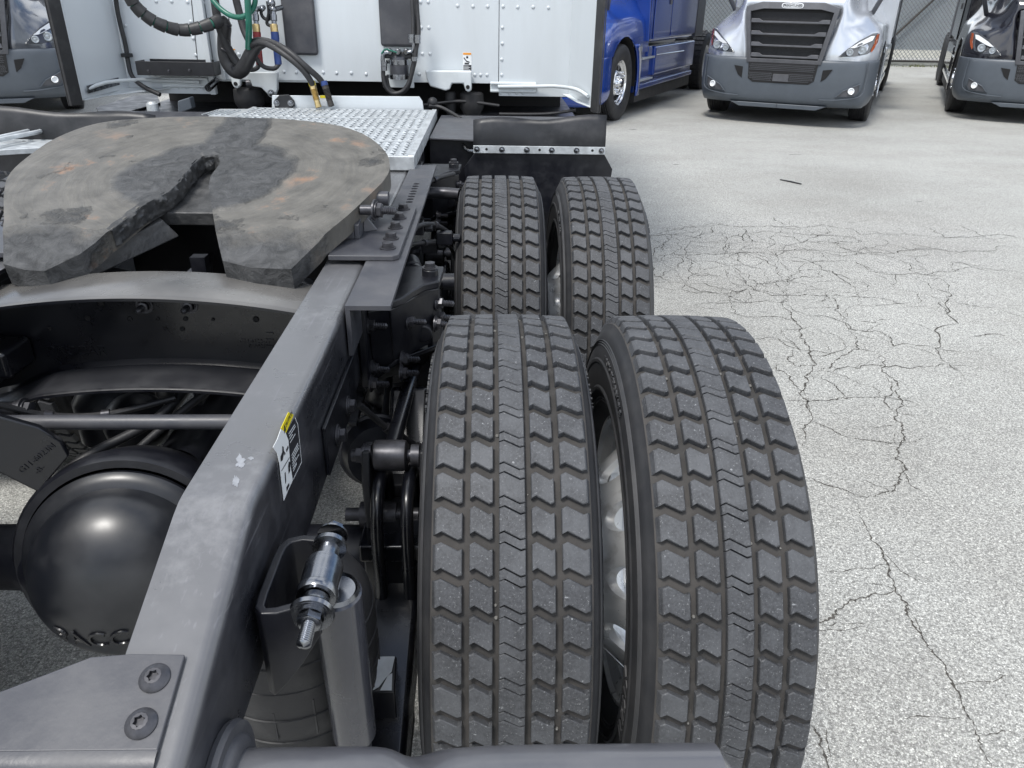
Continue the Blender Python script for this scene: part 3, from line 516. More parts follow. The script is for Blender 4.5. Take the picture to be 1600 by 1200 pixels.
# ---- frame rails (C section, outer web, sloping tail)
def rail(sx):
    m = MB(); ys = [(5.2, .002), (3, 0), (1.0, 0), (.2, 0), (-.40, 0), (-.495, 0), (-.512, -.0012), (-.53, -.006), (-.62, -.0375), (-.80, -.1005), (-.95, -.153)]
    vs = []; n = 0
    for y, dz in ys:
        zt = 1.0+dz; zb = .782; xo, xi, r, t = .433, .343, .016, .009; pr = [(xi, zt), (xi+.012, zt)]
        pr += [(xo-r+r*sin(a), zt-r+r*cos(a)) for a in [pi/2*i/6 for i in range(7)]]
        pr += [(xo-r+r*cos(a), zb+r-r*sin(a)) for a in [pi/2*i/6 for i in range(7)]]
        pr += [(xi, zb), (xi, zb+t), (xo-t, zb+t), (xo-t, zt-t), (xi, zt-t)]
        n = len(pr); vs += [(sx*x, y, z) for x, z in pr]
    k = len(ys); fs = [(i*n+j, i*n+(j+1) % n, (i+1)*n+(j+1) % n, (i+1)*n+j) for i in range(k-1) for j in range(n)]+[tuple(range(n)), tuple(range((k-1)*n, k*n))]
    m.add(vs, fs); o = part(m, 'frame_rail', 'rail', bevel=.0015, ang=50)
    return o
RAIL = rail(1); rail(-1)
# paint blister on the rail top near the bend
m = MB(); pts = [(376, 712), (381, 700), (388, 704), (383, 722), (389, 733), (380, 742), (372, 756), (368, 770), (363, 768), (369, 748), (374, 733)]
cc_ = onZ(376, 728, 1.0009); random.seed(21)
for (cx_, cy_, rx, ry) in ((376, 722, 8, 14), (368, 752, 6, 10), (392, 716, 5, 3)):
    P_ = [onZ(cx_+rx*cos(t)*random.uniform(.45, 1.15), cy_+ry*sin(t)*random.uniform(.45, 1.15), 1.0006) for t in [2*pi*i/22 for i in range(22)]]
    m = MB(); m.slab(P_, (0, 0, -.002)); part(m, 'paint_flake', 'bare_primer')
# ---- gusset and end cross member on the sloping tail
TP0 = Vector((0, -.51, 1.0)); TN = Vector((0, -.35, 1)).normalized()
def onT(px, py, h=0): return onP(px, py, TP0+TN*h, TN)
m = MB(); g = [onT(x, y, .007) for x, y in ((289, 1022), (205, 1021), (142, 1026), (0, 1080))]
L0 = Vector((-.343, -.80, .9)); L0.z = (TP0+TN*.007).z+.35*(L0.y+.51)
a = g[3]; d = (g[3]-g[2]).normalized(); far = a+d*.12
r0 = onT(246, 1172, .007); y1 = r0.y
def ont(x, y, h=.007): return Vector((x, y, 1.0+.35*(y+.51)+h*1.06))
top = [ont(g[0].x, g[0].y), ont(g[1].x, g[1].y), ont(g[2].x, g[2].y), ont(g[3].x, g[3].y), ont(g[3].x-.12, g[3].y-.05), ont(g[3].x-.45, g[3].y-.05), ont(g[3].x-.45, y1), ont(r0.x, y1)]
m.slab(top, (0, 0, -.006)); 
# rounded drop at the rear edge
prof = [(0, 0)]+[(-.022*sin(t), -.022*(1-cos(t))) for t in [pi/2*i/5 for i in range(1, 6)]]+[(-.022, -.10)]
zt = ont(0, y1).z; vs = []
for x in (r0.x, g[3].x-.45):
    for q, (dy, dz) in enumerate(prof): vs.append((x, y1+dy, zt+dz-.35*-dy*.5)); 
k = len(prof); m.add(vs, [(i, i+1, k+i+1, k+i) for i in range(k-1)])
part(m, 'end_gusset', 'plate_grey', bevel=.0015)
def torx():
    b = MB(); b.lathe([(0, .019), (.002, .0195), (.004, .018), (.0075, .0135), (.0095, .0105)], (0, 0, 0), (0, 0, 1), 32)
    star = lambda r0_, r1_, z: [(( r0_ if i % 2 == 0 else r1_)*cos(pi*i/6), (r0_ if i % 2 == 0 else r1_)*sin(pi*i/6), z) for i in range(12)]
    ring = [(.0105*cos(pi*i/6), .0105*sin(pi*i/6), .0095) for i in range(12)]; s1 = star(.0078, .0056, .0097); s2 = star(.0074, .0052, .004)
    b.add(ring+s1+s2, [(i, (i+1) % 12, 12+(i+1) % 12, 12+i) for i in range(12)]+[(12+i, 12+(i+1) % 12, 24+(i+1) % 12, 24+i) for i in range(12)]+[tuple(range(24, 36))])
    return b.mesh('torx_bolt', 'steel_dark', ang=30)
TX = torx()
for x, y, rl in ((242, 1060, .2), (221, 1131, .5)): pl('torx_bolt', TX, onT(x, y, .0068), TN, .78, rl)
# ---- tail tube
m = MB(); ty, tz, tr = -.742, .778, .050; vs = []; n = 40
xs = [.436+i*(.965-.436)/60 for i in range(61)]
for x in xs:
    for k in range(n):
        a = 2*pi*k/n; r = tr; dy, dz = cos(a), sin(a)
        w = math.exp(-((x-.625-.02*dz)/.022)**2)*max(0, sin(a)*.75+cos(a)*.65)**3; r -= .012*w
        w2 = math.exp(-((x-.66)/.05)**2)*max(0, sin(a)*.9+cos(a)*.4)**2; r -= .004*w2
        vs.append((x, ty+r*dy, tz+r*dz))
e0 = len(xs)
for x in [0]:      # mitred turn down at the end
    for k in range(n):
        a = 2*pi*k/n; dy, dz = cos(a), sin(a); vs.append((1.012+.03*dz, ty+tr*dy, tz-.10+tr*dz*.7))
m.add(vs, [(i*n+j, i*n+(j+1) % n, (i+1)*n+(j+1) % n, (i+1)*n+j) for i in range(e0) for j in range(n)]+[tuple(range(n)), tuple(range(e0*n, (e0+1)*n))])
part(m, 'tail_tube', 'tail', ang=30)
m = MB(); m.lathe([(0, 0), (0, .078), (.006, .080), (.012, .078), (.012, .066), (.017, .064), (.021, .058), (.021, .05)], (.4335, ty, tz), (1, 0, 0), 48); part(m, 'tube_flange', 'plate_grey')
# ---- arched cross member behind the fifth wheel
m = MB(); yw, yf_, yb = .300, .185, .345; N_ = 40; t = .009
def arch(x): return -.28*x*x if abs(x) < .36 else -.28*.36**2
P_ = []
for i in range(N_+1):
    x = -.424+.848*i/N_; zt = .998+arch(x); zb = .785+arch(x)*1.1+(-.0 if abs(x) < .25 else -.25*(abs(x)-.25))
    pr = [(yb, zt-.008), (yb, zt), (yf_+.01, zt), (yf_, zt-.004), (yf_, zt-.010), (yw-.012, zt-.012), (yw, zt-.025), (yw, zb+.024), (yw-.010, zb+.014), (yf_+.005, zb+.008), (yf_, zb+.004), (yf_, zb-.002), (yf_+.01, zb-.006), (yb, zb-.002), (yb, zb+.008), (yw+.009, zb+.012), (yw+.009, zt-.012)]
    P_ += [(x, y, z) for y, z in pr]
n = 17; m.add(P_, [(i*n+j, i*n+(j+1) % n, (i+1)*n+(j+1) % n, (i+1)*n+j) for i in range(N_) for j in range(n)]+[tuple(range(n)), tuple(range(N_*n, (N_+1)*n))])
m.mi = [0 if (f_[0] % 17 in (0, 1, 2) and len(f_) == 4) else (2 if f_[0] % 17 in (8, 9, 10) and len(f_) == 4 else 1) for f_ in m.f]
XM = part(m, 'arched_cross_member', ['cross_member_sheen', 'black_gloss', 'flange_paint'], ang=40)
for x, y in ((226, 477), (296, 477)):
    o = pl('bolt', NUT, onY(x, y, yw), (0, -1, 0), 1.15)
for x, y, r in ((158, 474, .010), (369, 476, .010), (137, 497, .008), (400, 499, .009), (78, 513, .006), (203, 498, .007), (247, 498, .005), (290, 498, .007), (333, 499, .005), (259, 514, .005), (285, 514, .007)):
    m = MB(); p = onY(x, y, yw-.0006); m.cyl(p, p+Vector((0, -.0012, 0)), r*.62, n=18); m.lathe([(0, r*.62), (-.002, r*.7), (0, r*.8)], p, (0, 1, 0), 18); part(m, 'punched_hole', 'void')
m = MB(); text_mb(m, 'PACCAR', .034, onY(120, 549, yw-.001), (1, 0, .02), (0, 0, 1), .003); part(m, 'cast_lettering', 'black_gloss', recalc=False)
m = MB(); text_mb(m, 'C24-6122-11', .013, onY(398, 533, yw-.001), (1, 0, -.02), (0, 0, 1), .002); text_mb(m, '0709267', .013, onY(404, 541, yw-.001), (1, 0, -.02), (0, 0, 1), .002)
for q in range(3): p = onY(421, 521+10*q, yw-.001); m.box((p.x-.008, p.y-.002, p.z-.002), (p.x+.008, p.y, p.z+.002))
part(m, 'cast_part_number', 'black_gloss', recalc=False)
# pressed end pocket of the cross member
m = MB(); 
for sx in (-1, 1): m = MB(); m.slab([(sx*.42, .299, .80), (sx*.42, .20, .80), (sx*.30, .20, .80), (sx*.295, .299, .80)], (0, 0, .065)); part(m, 'end_pocket', 'black_gloss', bevel=.012)
# ---- mounting angle beside the rail and the fifth-wheel bracket plate
m = MB(); xa0, xa1 = .4345, .523; za = 1.0
zt = 1.010
pts = [(onZ(545, 478, zt)), (onZ(610, 479, zt)), onZ(681, 258, zt), onZ(641, 256, zt)]
xL, xR, yN, yF = .4365, pts[1].x, pts[0].y, pts[2].y
holes = [(x, onZ(px, py, zt).y) for px, py, x in ((652, 283, 0), (650, 289, 0), (648, 295, 0), (645, 301, 0), (643, 307, 0), (641, 313, 0))]
hx = [onZ(px, py, zt).x for px, py in ((652, 283), (650, 289), (648, 295), (645, 301), (643, 307), (641, 313))]
def plate_holes(m, x0, x1, y0, y1, z, th, hs, r=.0105, n=12):
    # plate with real round holes, one square cell each
    ysort = sorted(hs, key=lambda h: h[1]); yc = y0
    for hxx, hy in ysort:
        c = .0168
        m.box((x0, yc, z-th), (x1, hy-c, z)) if hy-c > yc+1e-4 else None
        m.box((x0, hy-c, z-th), (hxx-c, hy+c, z)); m.box((hxx+c, hy-c, z-th), (x1, hy+c, z))
        sq = []; ci = []
        for i in range(n*2):
            a = 2*pi*i/(n*2); s = c/max(abs(cos(a)), abs(sin(a))); sq.append((hxx+cos(a)*s, hy+sin(a)*s)); ci.append((hxx+cos(a)*r, hy+sin(a)*r))
        k = n*2; vs = [(x, y, z) for x, y in sq]+[(x, y, z) for x, y in ci]+[(x, y, z-th) for x, y in ci]
        m.add(vs, [(i, (i+1) % k, k+(i+1) % k, k+i) for i in range(k)]+[(k+i, k+(i+1) % k, 2*k+(i+1) % k, 2*k+i) for i in range(k)]); yc = hy+c
    m.box((x0, yc, z-th), (x1, y1, z))
hs = sorted([(hx[i], holes[i][1]) for i in range(6)], key=lambda h: h[1]); sp = (hs[-1][1]-hs[0][1])/5
hs = [(sum(hx)/6, hs[0][1]-.02+i*.0345) for i in range(8)]
plate_holes(m, xL, xR, yN, yF, zt, .009, hs); m.box((xL, yN, zt-.105), (xL+.009, yF, zt-.0092)); part(m, 'mounting_angle', 'plate_grey', ang=30, recalc=True)
m = MB(); plate_holes(m, -xR, -xL, yN, yF, zt, .009, []); m.box((-xL-.009, yN, zt-.105), (-xL, yF, zt-.0092)); part(m, 'mounting_angle', 'plate_grey')
zp = 1.0225; bp_ = [onZ(x, y, zp) for x, y in ((512, 396), (622, 400), (627, 394), (667, 322), (600, 322))]
for sx in (1, -1):
    m = MB(); y0, y1 = bp_[1].y, bp_[3].y; x1 = bp_[1].x
    m.slab([(sx*.352, y0, zp), (sx*(x1-.012), y0, zp), (sx*x1, y0+.012, zp), (sx*(x1+.002), y1-.012, zp), (sx*(x1-.010), y1, zp), (sx*.352, y1, zp)], (0, 0, -.012)); part(m, 'fifth_wheel_base_plate', 'plate_grey', bevel=.002)
    for px, py in ((606, 384), (611, 369), (618, 352), (624, 337), (630, 323)):
        p = onZ(px, py+4, zp); pl('bolt', BOLT, (sx*p.x, p.y, zp), (0, 0, 1), 1.2, random.random()*2)
# trunnion bracket, gusset and pivot bolt
for sx in (1, -1):
    m = MB(); m.slab([(sx*.392, .52, zp), (sx*.392, .52, zp+.035), (sx*.392, .86, zp+.095), (sx*.392, .86, zp)], (sx*.012, 0, 0)); m.box((sx*.34, .52, zp), (sx*.3915, .532, zp+.035)); m.slab([(sx*.4045, .58, zp), (sx*.4045, .59, zp+.045), (sx*.435, .60, zp)], (0, .010, 0)); part(m, 'pivot_bracket', 'plate_grey', bevel=.002)
    p = onY(592, 327, .60)
    m = MB(); m.cyl((sx*.38, .66, 1.088), (sx*.46, .66, 1.088), .018, n=24); part(m, 'pivot_pin', 'plate_grey', bevel=.001)
pl('bolt', NUT, onZ(585, 328, 1.085), (1, -.2, 0), 1.6); 
m = MB(); q = onZ(583, 328, 1.085); m.cyl(q-Vector((.03, 0, 0)), q+Vector((.004, 0, 0)), .012, n=16); part(m, 'lock_bolt_shank', 'steel_dark')
# ---- fifth wheel
FA = radians(11.2); FC = Vector((0, .71815, 1.13178)); FU = Vector((0, cos(FA), sin(FA))); FN = Vector((0, -sin(FA), cos(FA)))
def fwp(px, py): p = onP(px, py, FC, FN); d = p-FC; return (d.x, d.dot(FU))
def S4(l): return [(x/2.286, 150+y/2.286) for x, y in l]
# ramp plane
VC = -.325; RA = radians(13)
def fwl(px, py):
    x, v = fwp(px, py)
    if v > VC: return Vector((x, v, 0))
    o = FC+FU*VC; ru = FU*cos(RA)-FN*sin(RA)*-1; ru = (FU*cos(RA)+FN*sin(RA)).normalized(); rn = ru.cross(Vector((-1, 0, 0))).normalized()
    p = onP(px, py, o, rn); d = p-FC; return Vector((d.x, d.dot(FU), d.dot(FN)))
OUT = S4([(12, 600), (12, 520), (14, 440), (13, 390), (15, 340), (30, 285), (85, 228), (200, 150), (350, 97), (540, 78), (740, 73), (900, 78), (1000, 81), (1180, 100), (1300, 137), (1376, 198), (1392, 255), (1372, 300), (1335, 338), (1240, 428), (1138, 522), (1040, 618), (900, 614), (795, 588), (783, 540), (770, 480), (757, 400), (745, 325), (752, 288), (788, 240), (780, 213), (745, 207), (712, 216), (680, 245), (650, 290), (600, 335), (500, 393), (395, 478), (340, 524), (285, 565), (160, 625), (90, 622)])
i0 = OUT.index((12/2.286, 150+440/2.286)) if (12/2.286, 150+440/2.286) in OUT else 3
fl0 = [fwl(*p) for p in OUT]; fl = []
for i, p in enumerate(fl0):
    if 3 <= i <= 18:
        a_, b_, c_, d_ = fl0[i-1], fl0[i], fl0[i+1], fl0[i+2]
        for t in (0, .25, .5, .75): q_ = .5*((2*b_)+(c_-a_)*t+(2*a_-5*b_+4*c_-d_)*t*t+(3*b_-a_-3*c_+d_)*t**3); q_.z = b_.z+(c_.z-b_.z)*t; fl.append(q_)
    else: fl.append(p)
m = MB()
import bmesh
bm = bmesh.new(); tv = [bm.verts.new(p) for p in fl]; f = bm.faces.new(tv); bmesh.ops.triangulate(bm, faces=[f])
for v_ in (VC, ): bmesh.ops.bisect_plane(bm, geom=bm.verts[:]+bm.edges[:]+bm.faces[:], plane_co=(0, v_, 0), plane_no=(0, 1, 0))
for i in range(-9, 10): 
    bmesh.ops.bisect_plane(bm, geom=bm.verts[:]+bm.edges[:]+bm.faces[:], plane_co=(i*.05+.01, 0, 0), plane_no=(1, 0, 0)); bmesh.ops.bisect_plane(bm, geom=bm.verts[:]+bm.edges[:]+bm.faces[:], plane_co=(0, i*.055, 0), plane_no=(0, 1, 0))
tr_ = math.tan(RA)
for v in bm.verts: v.co.z = (v.co.y-VC)*tr_ if v.co.y < VC else 0
bm.verts.ensure_lookup_table()
def lump(co): 
    r = sqrt(co.x**2+co.y**2); g = max(min(1, max(0, (.23-r)/.04)), min(1, max(0, (-.26-co.y)/.05))); return g*.004*max(-1, min(1, mnoise.fractal(co*16, 1, 2, 5)))+.0008*mnoise.noise(co*9)+.004*math.exp(-((co.y+.30+.02*mnoise.noise(co*7))/.012)**2)*max(0, mnoise.noise(co*20)+.3)
me = bpy.data.meshes.new('plate'); 
for q in range(2): bmesh.ops.subdivide_edges(bm, edges=bm.edges[:], cuts=1, use_grid_fill=True)
bmesh.ops.triangulate(bm, faces=bm.faces[:])
bnd = [e for e in bm.edges if len(e.link_faces) == 1]; bv = {v for e in bnd for v in e.verts}
for v in bm.verts:
    if v not in bv: v.co.z += lump(v.co.copy())
ex = bmesh.ops.extrude_edge_only(bm, edges=bnd); nv = [g_ for g_ in ex['geom'] if isinstance(g_, bmesh.types.BMVert)]
for v in nv: v.co.z -= .006; cxy = Vector((v.co.x, v.co.y)); 
ex2 = bmesh.ops.extrude_edge_only(bm, edges=[g_ for g_ in ex['geom'] if isinstance(g_, bmesh.types.BMEdge)])
for v in [g_ for g_ in ex2['geom'] if isinstance(g_, bmesh.types.BMVert)]: v.co.z -= .044
bmesh.ops.recalc_face_normals(bm, faces=bm.faces[:]); bm.to_mesh(me); bm.free()
me.materials.append(MT['fifth']); me.polygons.foreach_set('use_smooth', [True]*len(me.polygons)); me.set_sharp_from_angle(angle=radians(38))
FWO = obj('fifth_wheel', me, T); inv(FWO); Mf = Matrix((Vector((1, 0, 0)), FU, FN)).transposed().to_4x4(); Mf.translation = FC; FWO.matrix_basis = Mf
# cast skirts and locking jaws under the plate
m = MB(); m.box((-.36, -.12, -.085), (.36, .14, -.050)); m.box((-.40, -.06, -.095), (-.37, .06, -.05)); m.box((.37, -.06, -.095), (.40, .06, -.05)); 
m.slab([(-.33, -.44, -.09), (-.08, -.15, -.055), (-.05, -.15, -.10), (-.30, -.44, -.13)], (-.02, .02, 0)); pass
m.build('locking_casting', 'grease', FWO, .004)
m = MB()
random.seed(4)
edge = [fwl(*p) for p in S4([(395, 478), (450, 435), (500, 395), (560, 360), (600, 340), (640, 305), (665, 268), (690, 238), (720, 214), (760, 208), (783, 214), (790, 238)])]
P2 = []
for a, c in zip(edge, edge[1:]):
    for q in range(14): P2.append(a.lerp(c, q/14))
rows_ = 12; N2 = len(P2)
for i_, p in enumerate(P2):
    t_ = (P2[min(i_+1, N2-1)]-P2[max(i_-1, 0)]); t_ = Vector((t_.x, t_.y, 0)).normalized(); nn = Vector((t_.y, -t_.x, 0))
    for j_ in range(rows_+1):
        v_ = j_/rows_; q_ = p+Vector((0, 0, .003-.047*v_)); f_ = mnoise.fractal(q_*38, 1, 2, 5); g_ = mnoise.fractal(q_*90+Vector((5, 0, 0)), 1, 2, 3)
        env = min(1, v_*5+.15)*(1 if j_ < rows_ else 0)
        m.v.append(tuple(q_+nn*(.003+max(-.002, .0065*f_+.003*g_))*env+Vector((0, 0, .004*f_*(1-v_)))-nn*(.010 if j_ == 0 else 0)))
m.f = [(i_*(rows_+1)+j_, i_*(rows_+1)+j_+1, (i_+1)*(rows_+1)+j_+1, (i_+1)*(rows_+1)+j_) for i_ in range(N2-1) for j_ in range(rows_)]; m.mi = [0]*len(m.f)
for p in ():
    for _ in range(3):
        c = p+Vector((random.gauss(0, .004), random.gauss(0, .004), -random.uniform(.003, .035))); s = random.uniform(.003, .0075); m.sphere(c, s, 9, 6, (2.2, 1.3, .6), M=Matrix.Rotation(.75+random.gauss(0, .4), 3, 'Z'))
gl = m.build('grease_lumps', 'grease', FWO); gl['kind'] = 'stuff'
# ---- caution label on the rail web
xw = .4338
def W_(px, py): return onX(px, py, xw)
def c5(x, y): return (380+x/5.457, 600+y/5.457)
lab = MB()
yl = [W_(*c5(x, y)) for x, y in ((315, 380), (380, 240), (425, 262), (360, 415))]
wh = [W_(*c5(x, y)) for x, y in ((315, 385), (285, 470), (248, 540), (285, 590), (305, 680), (318, 800), (342, 995), (378, 905), (417, 820), (395, 680), (380, 480), (356, 415))]
bl = [W_(*c5(x, y)) for x, y in ((358, 416), (428, 292), (450, 340), (490, 665), (417, 815), (395, 670), (381, 480))]
LB = MB(); LB.slab([p+Vector((.0004, 0, 0)) for p in wh], (.0006, 0, 0)); o = part(LB, 'pictogram_label', 'label_white', flat=True)
LB = MB(); LB.slab([p+Vector((.0004, 0, 0)) for p in bl], (.0006, 0, 0)); part(LB, 'text_label', 'label_black', flat=True)
LB = MB(); LB.slab([p+Vector((.0004, 0, 0)) for p in yl], (.0007, 0, 0)); part(LB, 'caution_label', 'yellow', flat=True)
ex = (yl[1]-yl[0]).normalized(); ey = (yl[0]-yl[3]); hgt = ey.length; ey = (ey-ex*ey.dot(ex)).normalized()
LB = MB(); cc = (yl[0]+yl[1]+yl[2]+yl[3])/4+Vector((.0013, 0, 0)); text_mb(LB, 'CAUTION', min(hgt*.8, (yl[1]-yl[0]).length*.22), cc+ex*.006, ex, ey, .0003); q = cc-ex*(yl[1]-yl[0]).length*.40
LB.slab([q-ey*.005-ex*.005, q-ey*.005+ex*.005, q+ey*.006], (.0003, 0, 0)); part(LB, 'label_lettering', 'label_black', recalc=False)
LB = MB()
for (a, c) in (((380, 425), (432, 345)), ((386, 445), (437, 360)), ((388, 470), (412, 430)), ((392, 500), (436, 425)), ((405, 610), (458, 505)), ((408, 632), (462, 522)), ((410, 655), (464, 545)), ((412, 678), (440, 625)), ((414, 700), (466, 600)), ((416, 722), (446, 672)), ((418, 745), (447, 680))):
    A, B = W_(*c5(*a)), W_(*c5(*c)); d = (B-A).normalized(); n_ = Vector((0, -d.z, d.y))*.00055; o_ = Vector((.0013, 0, 0)); LB.slab([A-n_+o_, B-n_+o_, B+n_+o_, A+n_+o_], (.0003, 0, 0))
A = [W_(*c5(x, y)) for x, y in ((436, 292), (458, 350), (490, 665), (419, 812))]
for a, c in zip(A, A[1:]): d = (c-a).normalized(); n_ = Vector((0, -d.z, d.y))*.0005; o_ = Vector((.0013, 0, 0)); LB.slab([a-n_+o_, c-n_+o_, c+n_+o_, a+n_+o_], (.0003, 0, 0))
part(LB, 'label_lines', 'label_white', recalc=False)
LB = MB()
for poly in (((325, 530), (335, 535), (338, 590), (328, 650), (312, 660), (310, 620), (325, 580)), ((338, 570), (352, 590), (345, 610)), ((358, 560), (374, 525), (378, 545), (362, 580)), ((382, 660), (392, 670), (392, 740), (380, 765), (376, 700)), ((360, 880), (382, 845), (385, 865), (364, 915)), ((346, 760), (352, 750), (358, 830), (352, 850)), ((318, 738), (385, 625), (386, 630), (319, 744))):
    LB.slab([W_(*c5(x, y))+Vector((.0013, 0, 0)) for x, y in poly], (.0003, 0, 0))
part(LB, 'pictogram', 'label_black', recalc=False)
# ---- spring hanger castings bolted to the rail
def hanger(y0):
    m = MB()
    m.box((.4345, y0-.17, .770), (.452, y0+.13, .965))                       # pad on the web
    m.slab([(.452, y0-.14, .958), (.500, y0-.132, .958), (.527, y0-.10, .958), (.545, y0-.055, .958), (.566, y0-.015, .958), (.600, y0+.01, .958), (.604, y0+.12, .958), (.452, y0+.12, .958)], (0, 0, -.018))
    m.slab([(.500, y0-.132, .941), (.527, y0-.10, .941), (.545, y0-.055, .941), (.566, y0-.015, .941), (.598, y0+.008, .941), (.598, y0+.02, .80), (.560, y0-.0, .80), (.525, y0-.05, .80), (.500, y0-.11, .80)], (-.004, .014, 0))
    m.slab([(.575, y0+.02, .945), (.592, y0+.10, .945), (.605, y0+.10, .72), (.585, y0-.01, .72)], (-.016, .006, 0))
    m.slab([(.452, y0-.14, .940), (.498, y0-.13, .945), (.505, y0-.10, .80), (.452, y0-.11, .78)], (0, .012, 0))
    m.slab([(.505, y0-.11, .80), (.590, y0+.0, .79), (.590, y0+.10, .70), (.452, y0+.10, .70), (.452, y0-.12, .76)], (0, 0, .014))
    pass
    m.box((.50, y0+.02, .66), (.60, y0+.10, .78)); m.cyl((.575, y0+.05, .905), (.575, y0+.05, .975), .019, n=20); m.cyl((.560, y0-.03, .84), (.560, y0+.02, .84), .022, n=20)
    part(m, 'spring_hanger', 'black_satin', bevel=.006)
    pl('bolt', BOLT, (.575, y0+.05, .975), (0, 0, 1), 1.15)
    for x, dy, z in ((.452, -.10, .925), (.452, -.13, .905), (.452, -.13, .80), (.452, -.155, .775), (.53, -.06, .885), (.59, .02, .90), (.587, 0, .855), (.592, .03, .86), (.515, -.09, .805), (.515, -.12, .785)):
        pl('bolt', NUT, (x, y0+dy, z), (1, -.15+random.uniform(-.05, .05), 0), 1.25, random.random())
hanger(.40); hanger(1.68)
# second plate on the rail web with two bolts
m = MB(); P4 = [onX(x, y, .440) for x, y in ((508, 672), (560, 600), (566, 640), (514, 736))]
m.slab([(.434, -.16, .895), (.434, .13, .895), (.434, .13, .80), (.434, -.16, .80)], (.007, 0, 0)); part(m, 'web_plate', 'black_satin', bevel=.002)
for x, y in ((543, 634), (527, 680)): pl('bolt', BOLT, onX(x, y, .4415), (1, 0, 0), 1.25)
# ---- suspension of each axle
bag = MB(); pr = [(.462, 0), (.462, .105), (.470, .112), (.50, .118), (.535, .124), (.545, .132), (.575, .139), (.66, .141), (.72, .135), (.752, .115), (.768, .085), (.772, .07), (.772, 0)]
bag.lathe(pr, (0, 0, 0), (0, 0, 1), 48)
for z, r in ((.545, .1335), (.60, .1412), (.655, .1415), (.70, .1385)): bag.lathe([(z-.0012, r-.001), (z, r+.0012), (z+.0012, r-.001)], (0, 0, 0), (0, 0, 1), 48)
for k in range(14): a = 2*pi*k/14+.2; bag.box((.1395*cos(a)-.001, .1395*sin(a)-.001, .56), (.1395*cos(a)+.002, .1395*sin(a)+.002, .60+random.random()*.06))
BAG = bag.mesh('air_spring', 'rubber', ang=40)
pis = MB(); pis.lathe([(.37, 0), (.37, .115), (.39, .118), (.43, .110), (.458, .098), (.462, .09), (.462, 0)], (0, 0, 0), (0, 0, 1), 40); PIS = pis.mesh('air_spring_piston', 'black_gloss', ang=40)
for i, ya in enumerate(AX):
    for sx in (1, -1):
        o = obj('air_spring', BAG, T); inv(o); o.location = (sx*.408, ya-.37, 0); o.scale = (.92, .92, 1)
        q = obj('piston', PIS, o)
        # trailing beam
        m = MB(); X0, X1 = sx*.485, sx*.575
        m.slab([(X0, ya+.36, .70), (X0, ya+.12, .42), (X0, ya+.10, .36), (X0, ya-.12, .34), (X0, ya-.20, .33), (X0, ya-.50, .31), (X0, ya-.52, .36), (X0, ya-.30, .42), (X0, ya-.17, .465), (X0, ya-.11, .47), (X0, ya+.10, .52), (X0, ya+.30, .74)], (X1-X0, 0, 0))
        m.box((sx*.28, ya-.50, .345), (sx*.575, ya-.26, .37)); part(m, 'trailing_beam', 'black_gloss', bevel=.012)
        # axle seat with U-bolts
        m = MB(); m.box((sx*.46, ya-.085, .545), (sx*.60, ya+.085, .585)); m.box((sx*.46, ya-.10, .40), (sx*.60, ya+.10, .425)); m.box((sx*.465, ya-.07, .42), (sx*.595, ya+.07, .55)); part(m, 'axle_seat', 'black_gloss', bevel=.006)
        for dx in (-.028, .029):
            m = MB(); x = sx*(.53+dx); m.tube([(x, ya-.095, .37), (x, ya-.097, .50), (x, ya-.096, .62), (x, ya-.065, .685), (x, ya+.01, .695), (x, ya+.075, .64), (x, ya+.085, .5), (x, ya+.085, .38)], .0125, 14); part(m, 'u_bolt', 'black_gloss')
            pl('nut', BOLT, (x, ya-.095, .372), (0, 0, 1), 1.3)
        # torque rod towers and bushing
        m = MB(); m.slab([(sx*.468, ya-.02, .50), (sx*.468, ya-.035, .70), (sx*.468, ya-.01, .755), (sx*.468, ya+.04, .75), (sx*.468, ya+.07, .66), (sx*.468, ya+.08, .50)], (sx*.016, 0, 0))
        part(m, 'rod_tower', 'black_matt', bevel=.004); m = MB()
        m.slab([(sx*.580, ya-.02, .50), (sx*.580, ya-.035, .70), (sx*.580, ya-.01, .755), (sx*.580, ya+.04, .75), (sx*.580, ya+.09, .66), (sx*.580, ya+.10, .50)], (sx*.016, 0, 0)); part(m, 'rod_tower', 'black_matt', bevel=.004)
        zc, yc = .735, ya+.01
        m = MB(); m.lathe([(0, .010), (0, .024), (.004, .030), (.010, .031), (.058, .031), (.064, .030), (.068, .024), (.068, .010)], (sx*.487, yc, zc), (sx, 0, 0), 32); o = part(m, 'rod_bushing', 'steel_dark')
        m = MB(); m.cyl((sx*.445, yc, zc), (sx*.60, yc, zc), .012, n=16); m.cyl((sx*.472, yc, zc), (sx*.484, yc, zc), .022, n=24); m.cyl((sx*.562, yc, zc), (sx*.578, yc, zc), .022, n=24); part(m, 'rod_bolt', 'steel_dark')
        pl('nut', NUT, (sx*.597, yc, zc), (sx, 0, 0), 1.4); pl('nut', BOLT, (sx*.472, yc, zc), (-sx, 0, 0), 1.5)
        m = MB(); m.tube([(sx*.521, yc+.02, zc), (sx*.525, ya+.20, .735), (sx*.535, ya+.44, .745)], .0165, 16); part(m, 'torque_rod', 'black_gloss')
m = MB(); m.box((.50, .56, .42), (.585, .98, .60)); part(m, 'forward_beam_bracket', 'black_satin', bevel=.012)
